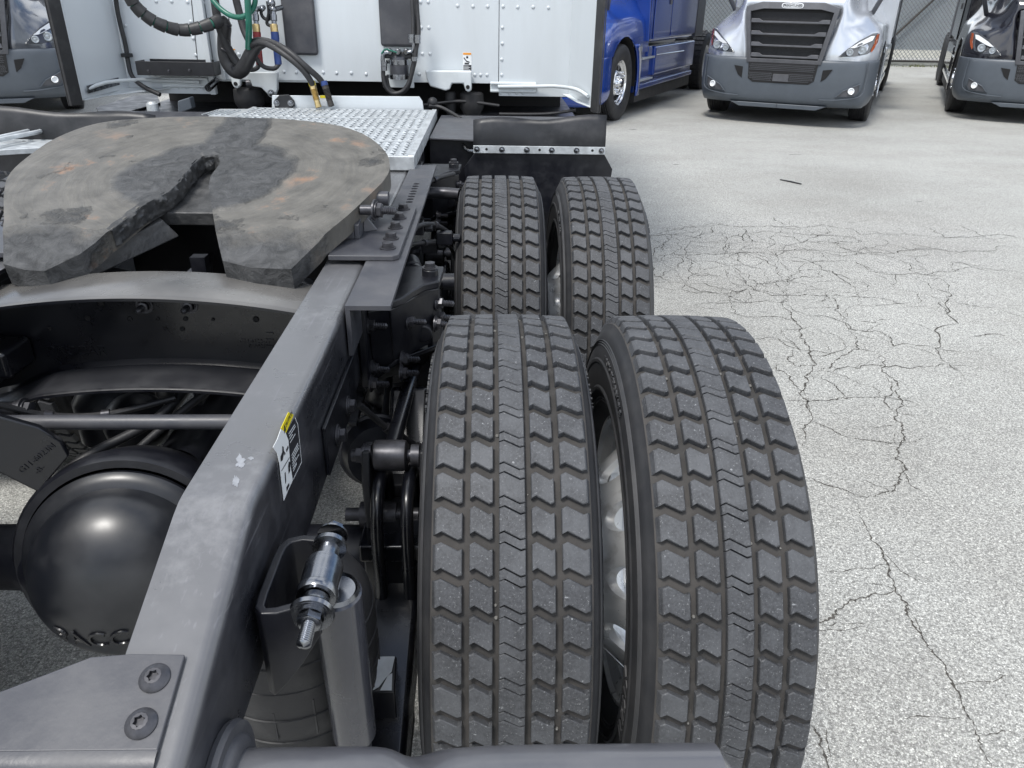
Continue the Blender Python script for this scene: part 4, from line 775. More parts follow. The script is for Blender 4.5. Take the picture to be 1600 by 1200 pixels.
# brake chamber and lines near the rear hanger
for ya in AX:
    m = MB(); a = Vector((.44, ya+.28, .60)); d = Vector((.3, -1, .25)).normalized(); m.lathe([(0, 0), (0, .055), (.02, .075), (.05, .082), (.055, .086), (.062, .086), (.066, .08), (.11, .07), (.12, 0)], a, d, 28); part(m, 'brake_chamber', 'black_satin')
    m = MB(); a = Vector((.45, ya+.02, .585)); m.cyl(a, a+Vector((.075, .0, .0)), .026, n=20); m.cyl(a+Vector((-.03, 0, 0)), a+Vector((.12, 0, 0)), .014, n=14); part(m, 'lower_rod_bushing', 'steel_dark')
    m = MB(); m.box((.47, ya+.12, .545), (.58, ya+.20, .59)); part(m, 'cam_bracket', 'black_matt', bevel=.006)
# bumper pad box with the torn silver tape
m = MB(); z = .475; q = [onZ(x, y, z) for x, y in ((566, 1026), (620, 1025), (617, 1081), (568, 1082))]; m.slab(q, (0, 0, -.11)); part(m, 'stop_block', 'black_gloss', bevel=.003)
m = MB(); q = [onZ(x, y, z+.001) for x, y in ((567, 1027), (617, 1026), (612, 1050), (604, 1058), (592, 1074), (584, 1078), (569, 1080))]; m.slab(q, (0, 0, .0008)); part(m, 'torn_foil', 'galv', flat=True)
m = MB(); q = [onZ(x, y, z+.0008) for x, y in ((606, 1056), (613, 1052), (612, 1079), (594, 1079))]; m.slab(q, (0, 0, .0008)); part(m, 'torn_foil', 'galv', flat=True)
m = MB(); m.box((.46, -.42, .30), (.575, -.25, .345)); part(m, 'lower_bracket', 'black_matt', bevel=.004)
# ---- shock absorber bracket, bolt and tube
m = MB(); zt, zb = .905, .775; th = .010
loop = [onZ(x, y, zt) for x, y in ((397, 922), (412, 890), (440, 868), (500, 842), (530, 836))]; loop2 = [onZ(x, y, zt) for x, y in ((397, 926), (404, 938), (425, 938), (478, 922), (500, 925))]
def strap(m, pts, off, z0, z1):
    # strap standing on edge along pts, thickness off, from z0 to z1(lower, may vary)
    n = len(pts); out_ = []
    for i, p in enumerate(pts):
        t = (pts[min(i+1, n-1)]-pts[max(i-1, 0)]).normalized(); nn = Vector((-t.y, t.x, 0))*off; out_.append(p+nn)
    vs = []
    for i in range(n):
        zz = z1[i] if isinstance(z1, list) else z1
        for p in (pts[i], out_[i]): vs += [(p.x, p.y, z0), (p.x, p.y, zz)]
    fs = []
    for i in range(n-1):
        a = 4*i; c = 4*i+4; fs += [(a, a+1, c+1, c), (a+2, c+2, c+3, a+3), (a, c, c+2, a+2), (a+1, a+3, c+3, c+1)]
    fs += [(0, 2, 3, 1), (4*n-4, 4*n-3, 4*n-1, 4*n-2)]; m.add(vs, fs)
full = [Vector((.52, -.465, 0)), Vector((.495, -.458, 0)), Vector((.470, -.455, 0)), Vector((.450, -.462, 0)), Vector((.442, -.478, 0)), Vector((.4405, -.50, 0)), Vector((.4405, -.54, 0)), Vector((.4405, -.568, 0)), Vector((.4425, -.590, 0)), Vector((.452, -.601, 0)), Vector((.470, -.600, 0)), Vector((.490, -.592, 0)), Vector((.516, -.588, 0))]
strap(m, full, .0115, zt, [.84, .82, .80, .775, .77, .765, .765, .765, .765, .77, .79, .815, .86]); part(m, 'shock_bracket', 'black_satin', bevel=.0025)
m = MB(); m.sphere((.441, -.535, .862), .014, 18, 8, (.7, 1, 1)); m.cyl((.440, -.535, .862), (.443, -.535, .862), .021, n=24); part(m, 'bracket_rivet', 'steel_dark')
ba = Vector((.508, -.62, .893)); bb = Vector((.508, -.452, .903)); ax = (bb-ba).normalized()
m = MB(); m.lathe([(0, .008), (0, .0235), (.003, .0255), (.010, .0255), (.012, .024), (.052, .024), (.054, .0225), (.058, .0225), (.06, .008)], ba+ax*.054, ax, 32); part(m, 'shock_bushing', 'zinc')
m = MB(); m.lathe([(.026, .008), (.026, .0255), (.031, .027), (.034, .0255), (.036, .019), (.052, .0165)], ba, ax, 28); part(m, 'bushing_sleeve', 'zinc'); m = MB(); m.lathe([(.114, .014), (.138, .014), (.140, .022), (.147, .022)], ba, ax, 28)
part(m, 'bushing_sleeve', 'zinc')
pl('nut', bolt_mesh('shock_nut', 'zinc', stud=.032, r=.0155, h=.012), ba+ax*.028, -ax, 1.0); pl('bolt', BOLT_Z, ba+ax*.165, ax, 1.25)
m = MB(); s0 = Vector((.522, -.520, .868)); s1 = Vector((.515, -.478, .40)); d = (s1-s0).normalized()
m.lathe([(0, 0), (0, .021), (.002, .0275)], s0, d, 36); m.lathe([(.002, .0275), (.006, .0315), (.30, .0315), (.30, .023), (.55, .023), (.55, 0)], s0, d, 36); part(m, 'shock_absorber', 'tube')
m = MB(); m.lathe([(-.0006, 0), (-.0006, .0235), (.0005, .0245)], s0, d, 36); m.lathe([(0, .023), (-.004, .0265), (.002, .0290)], s0, d, 36); part(m, 'shock_cap', 'zinc')
# second shock further forward, seen end-on
m = MB(); a = Vector((.50, .72, .90)); d = Vector((.25, -1, -.1)).normalized(); m.lathe([(0, .012), (0, .026), (.05, .026), (.052, .022), (.056, .022), (.06, .026), (.075, .026), (.078, .014), (.10, .012), (.10, 0)], a, d, 24); part(m, 'forward_shock_bushing', 'black_satin')
m = MB(); m.lathe([(0, 0), (0, .030), (.006, .034), (.25, .034), (.25, 0)], (.52, .66, .86), (.0, .03, -1), 28); part(m, 'forward_shock', 'black_gloss')
m = MB(); m.lathe([(0, 0), (0, .016), (.09, .016), (.09, .022), (.12, .022), (.12, 0)], (.50, .68, .86), (1, .05, 0), 20); part(m, 'forward_shock_bolt', 'black_satin')
m = MB(); m.tube([(.47, 1.42, .93), (.55, 1.42, .93), (.61, 1.40, .93)], .020, 14); part(m, 'stabiliser_end', 'steel_dark')
# ---- differentials
DF = []
for i, ya in enumerate(AX):
    dc = Vector((-.002, ya-.055, .525))
    d = Vector((.10, -1, .22)).normalized() if i == 0 else Vector((0, -1, .1)).normalized()
    m = MB(); pr = [(.0, .205), (.012, .206), (.020, .200), (.026, .190), (.030, .178), (.045, .177)]+[(.045+.115*sin(t), .177*cos(t)) for t in [pi/2*j/16 for j in range(1, 17)]]
    pr = [(a_*.95, r_*.95) for a_, r_ in pr]; m.lathe(pr, dc, d, 72); D = part(m, 'differential_cover', 'cover', ang=24)
    m = MB(); m.lathe([(-.28, .0), (-.28, .12), (-.22, .16), (-.12, .205), (-.05, .222), (-.01, .222), (.0, .215), (.0, .20)], dc, d, 64); part(m, 'differential_housing', 'black_satin', ang=40)
    if i == 0:
        u = Vector((1, .10, 0)).normalized(); w = u.cross(d)*-1
        if w.z < 0: w = -w
        def fn(co):
            a = co.x/.13; e = -.56+co.y/.14; e += .10*a*a
            v = (u*sin(a)*cos(e)+w*sin(e)+d*cos(a)*cos(e)*.66); return dc+d*.045+v*(.1677+co.z)
        m = MB(); text_mb(m, 'PACCAR', .050, (0, 0, 0), (1, 0, 0), (0, 0, 1), .004, fn=fn, bold=.0); o = m.build('cast_lettering', 'black_gloss', D, recalc=False)
# cast bracket with part number
n_ = Vector((.35, -.9, .12)).normalized()
m = MB(); p0 = onY(50, 715, -.02); q = [onP(x, y, p0, n_) for x, y in ((-40, 640), (60, 668), (95, 690), (108, 713), (60, 770), (-40, 720))]; m.slab(q, -n_*.02); part(m, 'cast_bracket', 'black_gloss', bevel=.004)
e1 = (onP(85, 700, p0, n_)-onP(35, 740, p0, n_)).normalized(); e2 = n_.cross(e1)
m = MB(); text_mb(m, 'G11-6023N', .0165, onP(58, 716, p0, n_)+n_*.001, e1, e2, .003); text_mb(m, '-B-', .0165, onP(62, 734, p0, n_)+n_*.001, e1, e2, .003); part(m, 'cast_part_number', 'black_satin', recalc=False)
m = MB(); m.tube([(-.62, .095, .757), (.343, .105, .757)], .0155, 24, smooth=False); part(m, 'cross_rod', 'plate_grey')
m = MB(); p = onY(5, 640, .15); m.cyl(p-Vector((.05, 0, 0)), p+Vector((.028, 0, 0)), .017, n=24); m.cyl(p+Vector((.028, 0, 0)), p+Vector((.04, 0, 0)), .021, n=24); part(m, 'rod_end', 'steel_dark'); pl('bolt', BOLT, p+Vector((.04, 0, 0)), (1, 0, 0), 1.6)
m = MB(); p = onY(-12, 690, .0); m.cyl(p, p+Vector((.02, -.01, 0)), .02, n=20); part(m, 'pin_end', 'steel_dark')
# underside clutter between the rails: drive shaft, tanks, hoses, low cross members
m = MB(); m.lathe([(0, .06), (.9, .06), (.9, 0)], (0, .22, .56), (0, 1, .02), 24); part(m, 'drive_shaft', 'black_satin')
m = MB(); m.lathe([(0, 0), (.0, .07), (.02, .09), (.12, .095), (.16, .07), (.16, 0)], (-.22, .42, .52), (0, .1, 1), 28); m.sphere((-.13, .34, .62), .075, 20, 10); part(m, 'input_housing', 'black_satin')
for k, (pts, r) in enumerate(((((.05, .32, .77), (-.02, .22, .70), (-.14, .12, .66), (-.2, .05, .62)), .011), (((.12, .32, .76), (.02, .24, .70), (-.07, .12, .64), (-.1, .1, .6)), .009), (((-.12, .5, .86), (-.06, .44, .93), (-.015, .40, .90), (.0, .38, .82)), .009), (((-.10, .9, .86), (-.02, .60, .80), (.04, .45, .82)), .010), (((.46, .5, .7), (.47, .3, .66), (.46, .1, .66)), .010))):
    m = MB(); m.tube(pts, r, 12); part(m, 'air_hose', 'hose')
m = MB(); m.box((-.34, .93, .78), (.34, .96, .97)); m.box((-.34, .93, .96), (.34, 1.05, .975)); part(m, 'forward_cross_member', 'black_satin', bevel=.004)
m = MB(); m.box((-.30, .46, .86), (.30, .60, .872)); m.box((-.02, .42, .60), (.0, .55, .94)); part(m, 'step_plate', 'plate_grey', bevel=.003)
m = MB(); m.slab([(-.32, .52, .97), (-.27, .52, .97), (.02, .90, .72), (-.03, .90, .72)], (0, 0, -.05)); m.slab([(.34, .50, .93), (.30, .48, .93), (.05, .86, .72), (.09, .88, .72)], (0, 0, -.05)); part(m, 'diagonal_brace', 'black_satin', bevel=.004)
m = MB(); m.box((.0, .50, .55), (.035, .53, .98)); part(m, 'upright_strut', 'black_satin')
random.seed(77)
# wiring and air lines tied along the chassis
for pts, r in ((((.335, .45, .90), (.33, .7, .87), (.335, 1.0, .90), (.33, 1.3, .88)), .008), (((.46, .72, .93), (.50, .85, .96), (.55, 1.0, .93), (.60, 1.12, .86)), .007), (((.46, .88, .90), (.52, .98, .88), (.58, 1.1, .84), (.60, 1.2, .76)), .006),
               (((.45, .10, .80), (.50, .14, .72), (.56, .16, .66), (.60, .14, .60)), .007), (((.45, 1.35, .95), (.52, 1.45, .97), (.58, 1.6, .96)), .008),
               (((-.28, .10, .80), (-.22, .16, .74), (-.12, .20, .72), (.02, .24, .74)), .007)):
    m = MB(); m.tube(pts, r, 10); part(m, 'air_line', 'hose')
    for k in range(1, len(pts)-1): m = MB(); p = Vector(pts[k]); d = (Vector(pts[k+1])-Vector(pts[k-1])).normalized(); m.lathe([(-.008, r+.001), (-.008, r+.004), (.008, r+.004), (.008, r+.001)], p, d, 12); part(m, 'line_clamp', 'steel_dark')
for x, z, ya in ((.47, .93, .95), (.55, .88, 1.02), (.50, .84, 1.06), (.46, .86, .66)):
    m = MB(); m.box((x, ya, z-.02), (x+.05, ya+.03, z+.02)); m.cyl((x+.05, ya+.015, z), (x+.075, ya+.015, z), .012, n=10); part(m, 'valve_block', 'black_satin', bevel=.004)
# ---- deck plates
zt = 1.050; x0, x1 = -.425, .440
yd = [1.435, 1.74, 2.045, 2.35, 2.655]
for a, c in zip(yd, yd[1:]):
    m = MB(); nx, ny = 24, 6; cw, ch = (x1-x0-.02)/nx, (c-a-.035)/ny; ox, oy = x0+.01, a+.016; th = .022
    for i in range(nx):
        for j in range(ny):
            X, Y = ox+i*cw, oy+j*ch; cx_, cy_ = X+cw/2, Y+ch/2; sl = .25 if (i+j) % 2 else -.25
            di = [(cx_-cw*.34+sl*cw*.2, cy_-ch*.10), (cx_+cw*.05, cy_-ch*.42), (cx_+cw*.38+sl*cw*.2, cy_+ch*.08), (cx_-cw*.05, cy_+ch*.42)]
            sq = [(X, Y), (X+cw, Y), (X+cw, Y+ch), (X, Y+ch)]
            h = .0045+.002*random.random()
            vs = [(x, y, zt) for x, y in sq]+[(x, y, zt+(h if q in (0, 2) else .001)) for q, (x, y) in enumerate(di)]+[(x, y, zt-th) for x, y in di]
            m.add(vs, [(q, (q+1) % 4, 4+(q+1) % 4, 4+q) for q in range(4)]+[(4+q, 4+(q+1) % 4, 8+(q+1) % 4, 8+q) for q in range(4)])
    m.box((x0+.01, a+.002, zt-.03), (x1-.01, a+.0155, zt+.001)); m.box((x0+.01, c-.0185, zt-.03), (x1-.01, c-.002, zt+.001))
    part(m, 'deck_plank', 'galv', recalc=False, ang=20)
m = MB(); m.box((x0-.012, yd[0], zt-.045), (x0+.009, yd[-1], zt+.004)); part(m, 'deck_side_rail', 'galv', bevel=.002); m = MB(); m.box((x1-.009, yd[0], zt-.045), (x1+.014, yd[-1], zt+.004)); part(m, 'deck_side_rail', 'galv', bevel=.002)
m = MB(); m.box((x0-.012, yd[0]-.012, zt-.045), (x1+.014, yd[0]-.0005, zt+.002)); part(m, 'deck_end_channel', 'galv', bevel=.002)
m = MB(); m.box((x0+.03, yd[0]+.05, .99), (x1-.03, yd[-1]-.05, 1.018)); part(m, 'deck_underframe', 'black_matt')
m = MB(); q = [onY(x, y, 2.675) for x, y in ((425, 149), (655, 151), (660, 158), (662, 172), (425, 171))]; m.slab(q, (0, .01, 0)); part(m, 'deck_back_panel', 'white', bevel=.002)
m = MB(); q = [onZ(x, y, 1.04) for x, y in ((326, 180), (342, 170), (388, 170), (391, 178), (380, 190), (322, 190))]; m.slab(q, (0, 0, -.02))
part(m, 'left_step_plate', 'galv', bevel=.004)
for k in range(5): 
    a = onZ(340+9*k, 172, 1.0425); c = a+Vector((-.02, -.16, 0)); m = MB(); m.tube([a, c], .003, 6, smooth=False); part(m, 'step_ridge', 'galv')
# ---- black cabinet beside the deck and mud flaps
for sx in (1, -1):
    m = MB(); m.box((sx*.455, 2.10, .55), (sx*.66, 2.62, 1.000)); part(m, 'battery_cabinet', 'black_satin', bevel=.004)
    m = MB(); m.slab([(sx*.458, 2.07, 1.006), (sx*.60, 2.06, 1.004), (sx*.70, 2.05, .996), (sx*1.15, 2.05, 1.0), (sx*1.15, 2.66, 1.02), (sx*.475, 2.66, 1.02)], (0, 0, .006)); part(m, 'cabinet_lid', 'plate_grey', bevel=.001)
    m = MB(); m.tube([(sx*.60, 2.085, .985), (sx*.615, 2.06, .968), (sx*.64, 2.05, .965), (sx*.70, 2.05, .965)], .006, 8); part(m, 'cabinet_latch', 'zinc')
    y = 2.0; m = MB(); zb, zu = .972, 1.1; xo_ = 1.195 if sx > 0 else 1.34
    N_ = 14; vs = []
    for i in range(N_+1):
        u = i/N_; x = .645+u*(xo_-.645)
        for j in range(7):
            v = j/6; zt_ = 1.095+.022*u+(.008*sin(u*9)); crease = .018*math.exp(-((u-.55+.35*v-.12)/.07)**2)*v
            vs.append((sx*x, y+.018*v*v-.004*sin(pi*v)+crease*.8, zb+(zt_-zb)*v))
    m.add(vs, [(i*7+j, (i+1)*7+j, (i+1)*7+j+1, i*7+j+1) for i in range(N_) for j in range(6)]); o = part(m, 'upper_flap', 'flap', recalc=False, ang=80)
    s = o.modifiers.new('s', 'SOLIDIFY'); s.thickness = .006
    m = MB(); m.box((sx*.645, y-.018, .968), (sx*(xo_-.002), y-.010, .998)); FB = part(m, 'flap_bar', 'galv', bevel=.001)
    for k in range(6): 
        o = place('bolt', BOLT_Z, FB, (sx*(.66+k*.1035), y-.018, .983), (0, -1, 0), .75)
        if k < 5 and k % 2 == 0: m = MB(); m.cyl((sx*(.70+k*.11), y-.0184, .984), (sx*(.70+k*.11), y-.0176, .984), .0055, n=14); m.build('punched_hole', 'void', FB)
    m = MB(); m.slab([(sx*.655, y, .972), (sx*(xo_-.005), y, .972), (sx*(xo_+.037), y, .905), (sx*(xo_+.02), y, .72), (sx*.625, y, .72), (sx*.605, y, .905)], (0, .008, 0)); part(m, 'quarter_fender', 'black_satin', bevel=.002)
    m = MB(); m.box((sx*.46, y+.03, .80), (sx*1.18, y+.055, .83)); part(m, 'fender_bracket', 'brake')
# dark bulk ahead: chassis, gearbox, tanks, so that no daylight shows under the cab
m = MB(); m.box((-.33, 2.75, .50), (.33, 4.6, .93)); part(m, 'gearbox', 'void', bevel=.02)
for sx in (1, -1):
    m = MB(); m.box((sx*.50, 2.75, .35), (sx*1.18, 5.2, .985)); part(m, 'tank_fairing', 'black_satin', bevel=.02)
m = MB(); m.box((-1.12, 3.4, .50), (1.12, 3.44, 1.2)); part(m, 'splash_wall', 'void')
m = MB(); m.tube([onY(670, 165, 2.7), onY(690, 168, 2.7), onY(720, 185, 2.6)], .008, 8); part(m, 'air_hose', 'hose')
m = MB(); q = onY(676, 160, 2.72); m.sphere(q, .025, 14, 8); part(m, 'hose_clamp', 'black_matt')
for pts in (((640, 165), (670, 163), (720, 158), (780, 165)), ((780, 178), (850, 178), (900, 172)),): m = MB(); m.tube([onY(x, y, 3.0) for x, y in pts], .008, 8); part(m, 'air_hose', 'hose')
# ================================================================== THE CAB
yw = 3.0
m = MB(); m.box((-1.155, yw+.03, 1.15), (1.185, 6.6, 3.7)); part(m, 'cab_body', 'white', bevel=.06)
def panel(px, name='rear_panel', y=yw, th=.02, mt='white', bevel=.002, **k):
    q = [onY(a, b, y) if isinstance(a, (int, float)) and b is not None else a for a, b in px]; m = MB(); m.slab(q, (0, th, 0)); return part(m, name, mt, bevel=bevel, **k)
def X(px, py, y=yw): return onY(px, py, y).x
def Zz(px, py, y=yw): return onY(px, py, y).z
xs = [-1.157, X(303, 60), X(330, 90), X(780, 80), 1.187]
ztop = 3.6
zl, zm, zr = Zz(260, 146), Zz(640, 129), Zz(850, 151)
for a, c, zb, yy in ((xs[0], xs[2]-.0, zl, yw), (xs[2]+.004, xs[3]-.003, zm, yw+.012), (xs[3], xs[4], zr, yw)):
    m = MB(); m.box((a, yy, zb), (c, yy+.025, ztop)); part(m, 'rear_panel', 'white', bevel=.002)
m = MB(); m.box((X(322, 80), yw-.03, zl), (X(330, 80), yw, ztop)); m.box((X(341, 80), yw-.012, zm), (X(347, 80), yw+.01, ztop)); part(m, 'panel_flange', 'white', bevel=.003)
m = MB(); m.box((xs[2]-.02, yw+.02, zm-.01), (X(500, 128), yw+.05, zm+.05)); part(m, 'panel_lip', 'white_cast', bevel=.004)
# rivets
RV = MB()
def rivet(px, py, y=yw, r=.0095): p = onY(px, py, y); RV.sphere((p.x, p.y, p.z), r, 10, 4, (1, .55, 1))
for i in range(8):
    for x0_ in (296, 309): pass
for py in range(2, 150, 1): pass
for (x, y) in [(244, 2), (268, 2), (293, 3), (317, 4), (298, 34), (302, 60), (306, 86), (280, 137), (292, 137), (304, 138), (317, 138), (196, 40)]: rivet(x, y)
for (x, y) in [(657, 3), (669, 3), (658, 43), (670, 43), (660, 84), (672, 84), (655, 116), (715, 9), (739, 10), (762, 10), (742, 117), (751, 117), (761, 117), (444, 112), (463, 113), (484, 113), (505, 113), (526, 114), (549, 114), (572, 116), (402, 112), (424, 112), (369, 3), (373, 85)]: rivet(x, y, yw+.012)
for (x, y) in [(786, 10), (785, 43), (785, 68), (784, 93), (784, 117), (782, 145), (796, 145), (807, 145), (817, 145), (809, 11), (833, 11), (857, 12)]: rivet(x, y)
o = part(RV, 'rivets', 'white', ang=80); o['kind'] = 'stuff'
# joint between left panels
m = MB(); m.tube([onY(299, 0, yw-.0005), onY(313, 138, yw-.0005)], .0022, 6, smooth=False); part(m, 'panel_seam', 'tape')
# side extenders with rubber edges
yr = 2.62
for sx, ptop, pbot in ((1, (945, 0), (935, 172)), (-1, (75, 0), (133, 160))):
    xe = 1.214 if sx > 0 else -1.245; zb = 1.075
    m = MB(); m.slab([(xe, yr+.03, zb), (xe, yr+.03, ztop), (xe-sx*.09, yw, ztop), (xe-sx*.09, yw, zb+.02)], (sx*.022, 0, 0)); part(m, 'side_extender', 'white', bevel=.004)
    m = MB(); m.box((xe-.012*sx, yr+.022, zb), (xe+sx*.03, yr+.040, ztop)); part(m, 'extender_edge_trim', 'white', bevel=.004)
    m = MB(); m.slab([(xe-sx*.012, yr+.02, zb-.02), (xe-sx*.012, yr+.02, ztop), (xe+sx*.012, yr-.045, ztop), (xe+sx*.012, yr-.045, zb-.02)], (sx*.012, 0, 0)); 
    m.slab([(xe+sx*.0245, yr-.045, zb-.02), (xe+sx*.0245, yr-.045, ztop), (xe+sx*.034, yr+.02, ztop), (xe+sx*.034, yr+.02, zb-.02)], (sx*.005, 0, 0)); part(m, 'extender_rubber', 'rubber', bevel=.004)
    m = MB(); m.slab([(xe-sx*.012, yr+.04, zb-.004), (xe-sx*.06, yr+.20, zb), (xe-sx*(.30 if sx < 0 else .12), yw-.01, zb+.02), (xe-sx*.055, yw-.01, zb+.02), (xe+sx*.01, yr+.04, zb-.004)], (0, 0, .004)); part(m, 'extender_foot', 'white_cast', bevel=.001)
    m = MB(); pts = [(xe-sx*.02, yr+.07, zb+.045), (xe-sx*.07, yr+.19, zb+.065), (xe-sx*.16, yw-.06, zb+.065), (xe-sx*.25, yw-.025, zb+.06), (xe-sx*.46, yw-.022, zb+.055)]; m.tube(pts, .009, 10); part(m, 'support_arm', 'white_cast')
    m = MB(); xa = xe-sx*.26; xb = xe-sx*.50; m.box((xa, yw-.012, zb+.028), (xb, yw-.001, zb+.038)); m.box((xa, yw-.020, zb+.065), (xb, yw-.001, zb+.075)); m.box((xa, yw-.008, zb+.025), (xb, yw-.0005, zb+.078)); part(m, 'arm_bracket', 'white_cast', bevel=.003)
m = MB(); m.slab([(-1.222, yr+.06, 1.10), (-1.222, yr+.06, 1.135), (-1.168, yw-.02, 1.155), (-1.168, yw-.02, 1.12)], (.004, 0, 0)); SA = part(m, 'seal_angle', 'zinc')
for k in range(4): place('bolt', BOLT_Z, SA, (-1.218+.012*k, yr+.10+.07*k, 1.122+.004*k), (1, .1, 0), .6)
# cab mounts
def casting(pix, y, th, name='cab_mount', mt='white_cast', bv=.008): m = MB(); m.slab([onY(a, b, y) for a, b in pix], (0, th, 0)); return part(m, name, mt, bevel=bv)
casting(((664, 110), (737, 111), (737, 120), (737, 141), (732, 145), (727, 141), (724, 131), (706, 131), (703, 140), (696, 142), (672, 135), (667, 125)), 2.96, .04)
casting(((386, 113), (433, 113), (433, 140), (429, 150), (422, 151), (414, 143), (408, 137), (394, 135), (391, 126), (388, 125)), 2.96, .04)
casting(((361, 118), (375, 118), (376, 134), (371, 139), (365, 137), (361, 128)), 2.96, .03)
for x, y in ((731, 136), (368, 131), (424, 146)): 
    p = onY(x, y, 2.958); m = MB(); m.cyl(p, p+Vector((0, -.002, 0)), .010, n=18); part(m, 'mount_hole', 'void') if x != 424 else pl('bolt', BOLT_Z, p, (0, -1, 0), 1.2)
# cab air springs and dampers
for x, y0, y1, r in ((737, 143, 176, .062), (704, 143, 178, .028), (387, 136, 168, .075)):
    a = onY(x, y0, 3.05); c = onY(x, y1, 3.05); h = a.z-c.z; m = MB(); m.lathe([(0, 0), (0, r*.8), (.01, r), (h*.5, r*1.04), (h*.8, r), (h, r*.8), (h+.05, r*.7), (h+.05, 0)], a, (0, 0, -1), 28); part(m, 'cab_air_spring', 'rubber')
m = MB(); p = onY(725, 133, 2.99); m.cyl(p, p+Vector((.03, 0, 0)), .018, n=18); p = onY(395, 131, 2.98); m.cyl(p-Vector((.03, 0, 0)), p, .02, n=18); part(m, 'mount_bushing', 'steel_dark')
m = MB(); a = onY(325, 138, 2.9); c = onY(338, 126, 3.0); m.cyl(a, c, .018, n=18); part(m, 'pipe_stub', 'zinc')
# dark vent panels
def rpanel(pix, name, mt, y, th, bv): m = MB(); m.slab([onY(a, b, y) for a, b in pix], (0, th, 0)); return part(m, name, mt, bevel=bv)
up = lambda px, py, dz, y: onY(px, py, y)+Vector((0, 0, dz))
for (xa, xb, pb, nm) in ((437, 497, 87, 'rear_window_cover'), (592, 650, 74, 'duct_cover')):
    y = yw-.02; bl_, br_ = onY(445 if xa == 437 else 595, pb, y), onY(xb, pb, y); tl = onY(xa, 0, y); 
    xl, xr = (onY(438+9*0, 0, y).x+onY(446, pb, y).x)/2, br_.x
    if xa == 592: xl = onY(594, 60, y).x; xr = onY(651, 60, y).x
    m = MB(); m.box((xl, y, br_.z), (xr, yw+.012, 2.4)); part(m, nm, 'plate_grey', bevel=.02)
# black tray
m = MB(); T0, T1 = onY(213, 95, 2.90), onY(334, 97, 2.90); zb_ = onY(220, 117, 2.90).z; zt_ = T0.z; xl, xr = T0.x, T1.x
m.box((xl, 2.88, zb_), (xr, 2.885, zt_)); m.box((xl+.03, 2.99, zb_), (xr-.03, 2.996, zt_+.004)); m.box((xl, 2.8855, zb_), (xr, 2.9895, zb_+.005)); m.box((xl, 2.8855, zb_+.0055), (xl+.005, 2.9895, zt_)); m.box((xr-.005, 2.8855, zb_+.0055), (xr, 2.9895, zt_)); TR = part(m, 'storage_tray', 'black_satin', bevel=.0015)
for x, y in ((232, 111), (264, 111), (296, 110)): place('bolt', BOLT, TR, onY(x, y, 2.879), (0, -1, 0), .5)
# warning labels on the cab
for (x0_, y0_, x1_, y1_) in ((723, 82, 737, 111), (356, 76, 370, 94)):
    y = yw+.0105; a, c = onY(x0_, y0_, y), onY(x1_, y1_, y); w = c.x-a.x; h = a.z-c.z
    m = MB(); m.box((a.x, y-.001, c.z), (c.x, y, a.z)); LA = part(m, 'warning_label', 'label_white', flat=True)
    m = MB(); m.box((a.x+w*.04, y-.002, a.z-h*.12), (c.x-w*.04, y-.0012, a.z-h*.01)); m.build('label_header', 'orange', LA)
    m = MB(); yy = y-.0019
    m.box((a.x+w*.06, yy, c.z+h*.01), (c.x-w*.04, yy+.0006, c.z+h*.33)); cx_ = (a.x+c.x)/2
    m.cyl((cx_, yy, a.z-h*.25), (cx_, yy+.0006, a.z-h*.25), w*.13, n=12)
    m.slab([(cx_-w*.35, yy, a.z-h*.25), (cx_-w*.1, yy, a.z-h*.42), (cx_+w*.3, yy, a.z-h*.5), (cx_+w*.3, yy, a.z-h*.54), (cx_-w*.1, yy, a.z-h*.5), (cx_-w*.42, yy, a.z-h*.3)], (0, .0006, 0))
    m.box((cx_-w*.3, yy, c.z+h*.36), (cx_+w*.2, yy+.0006, c.z+h*.45)); m.build('label_print', 'label_black', LA)
    m = MB()
    for q in range(4): m.box((a.x+w*.1, yy-.0006, c.z+h*(.05+.07*q)), (c.x-w*(.15+.2*(q % 2)), yy-.0002, c.z+h*(.07+.07*q)))
    m.build('label_lines', 'label_white', LA)
# ---- hoses on the back of the cab
def hose(pts, r, mt, name='air_hose', n=12, res=7): m = MB(); m.tube([onY(a, b, y) for a, b, y in pts], r, n, res=res); return part(m, name, mt)
hose(((180, -14, 2.96), (184, 20, 2.97), (196, 70, 2.975), (200, 96, 2.97), (206, 118, 2.95), (222, 134, 2.93), (250, 148, 2.9)), .011, 'hose', 'cable')
m = MB(); p = onY(199, 86, 2.96); m.box((p.x-.03, p.y-.01, p.z-.01), (p.x+.02, p.y+.02, p.z+.008)); part(m, 'cable_clip', 'black_matt', bevel=.003)
# spiral wrapped cable hanging in a curve
P_ = [(198, -12, 2.6), (212, 10, 2.62), (232, 28, 2.64), (255, 40, 2.66), (282, 47, 2.7), (305, 45, 2.72), (328, 38, 2.74), (345, 31, 2.78)]
hose(P_, .020, 'green', 'coiled_cable')
path = MB(); path.tube([onY(a, b, y) for a, b, y in P_], .01, 3, res=8)
ctr = [sum((Vector(path.v[i*3+k]) for k in range(3)), Vector())/3 for i in range(len(path.v)//3)]
Lc = [0]
for a, c in zip(ctr, ctr[1:]): Lc.append(Lc[-1]+(c-a).length)
def at_len(s):
    for i in range(len(ctr)-1):
        if Lc[i+1] >= s: return ctr[i].lerp(ctr[i+1], (s-Lc[i])/(Lc[i+1]-Lc[i]))
    return ctr[-1]
seg = .052; s = 0
while s < Lc[-1]-.03:
    a, c = at_len(s+.001), at_len(min(s+seg-.003, Lc[-1])); m = MB(); md = at_len(s+seg/2)
    m.tube([a, md, c], lambda t: .0265+.003*t, 14, smooth=False); part(m, 'wrap_segment', 'hose', bevel=.002); s += seg
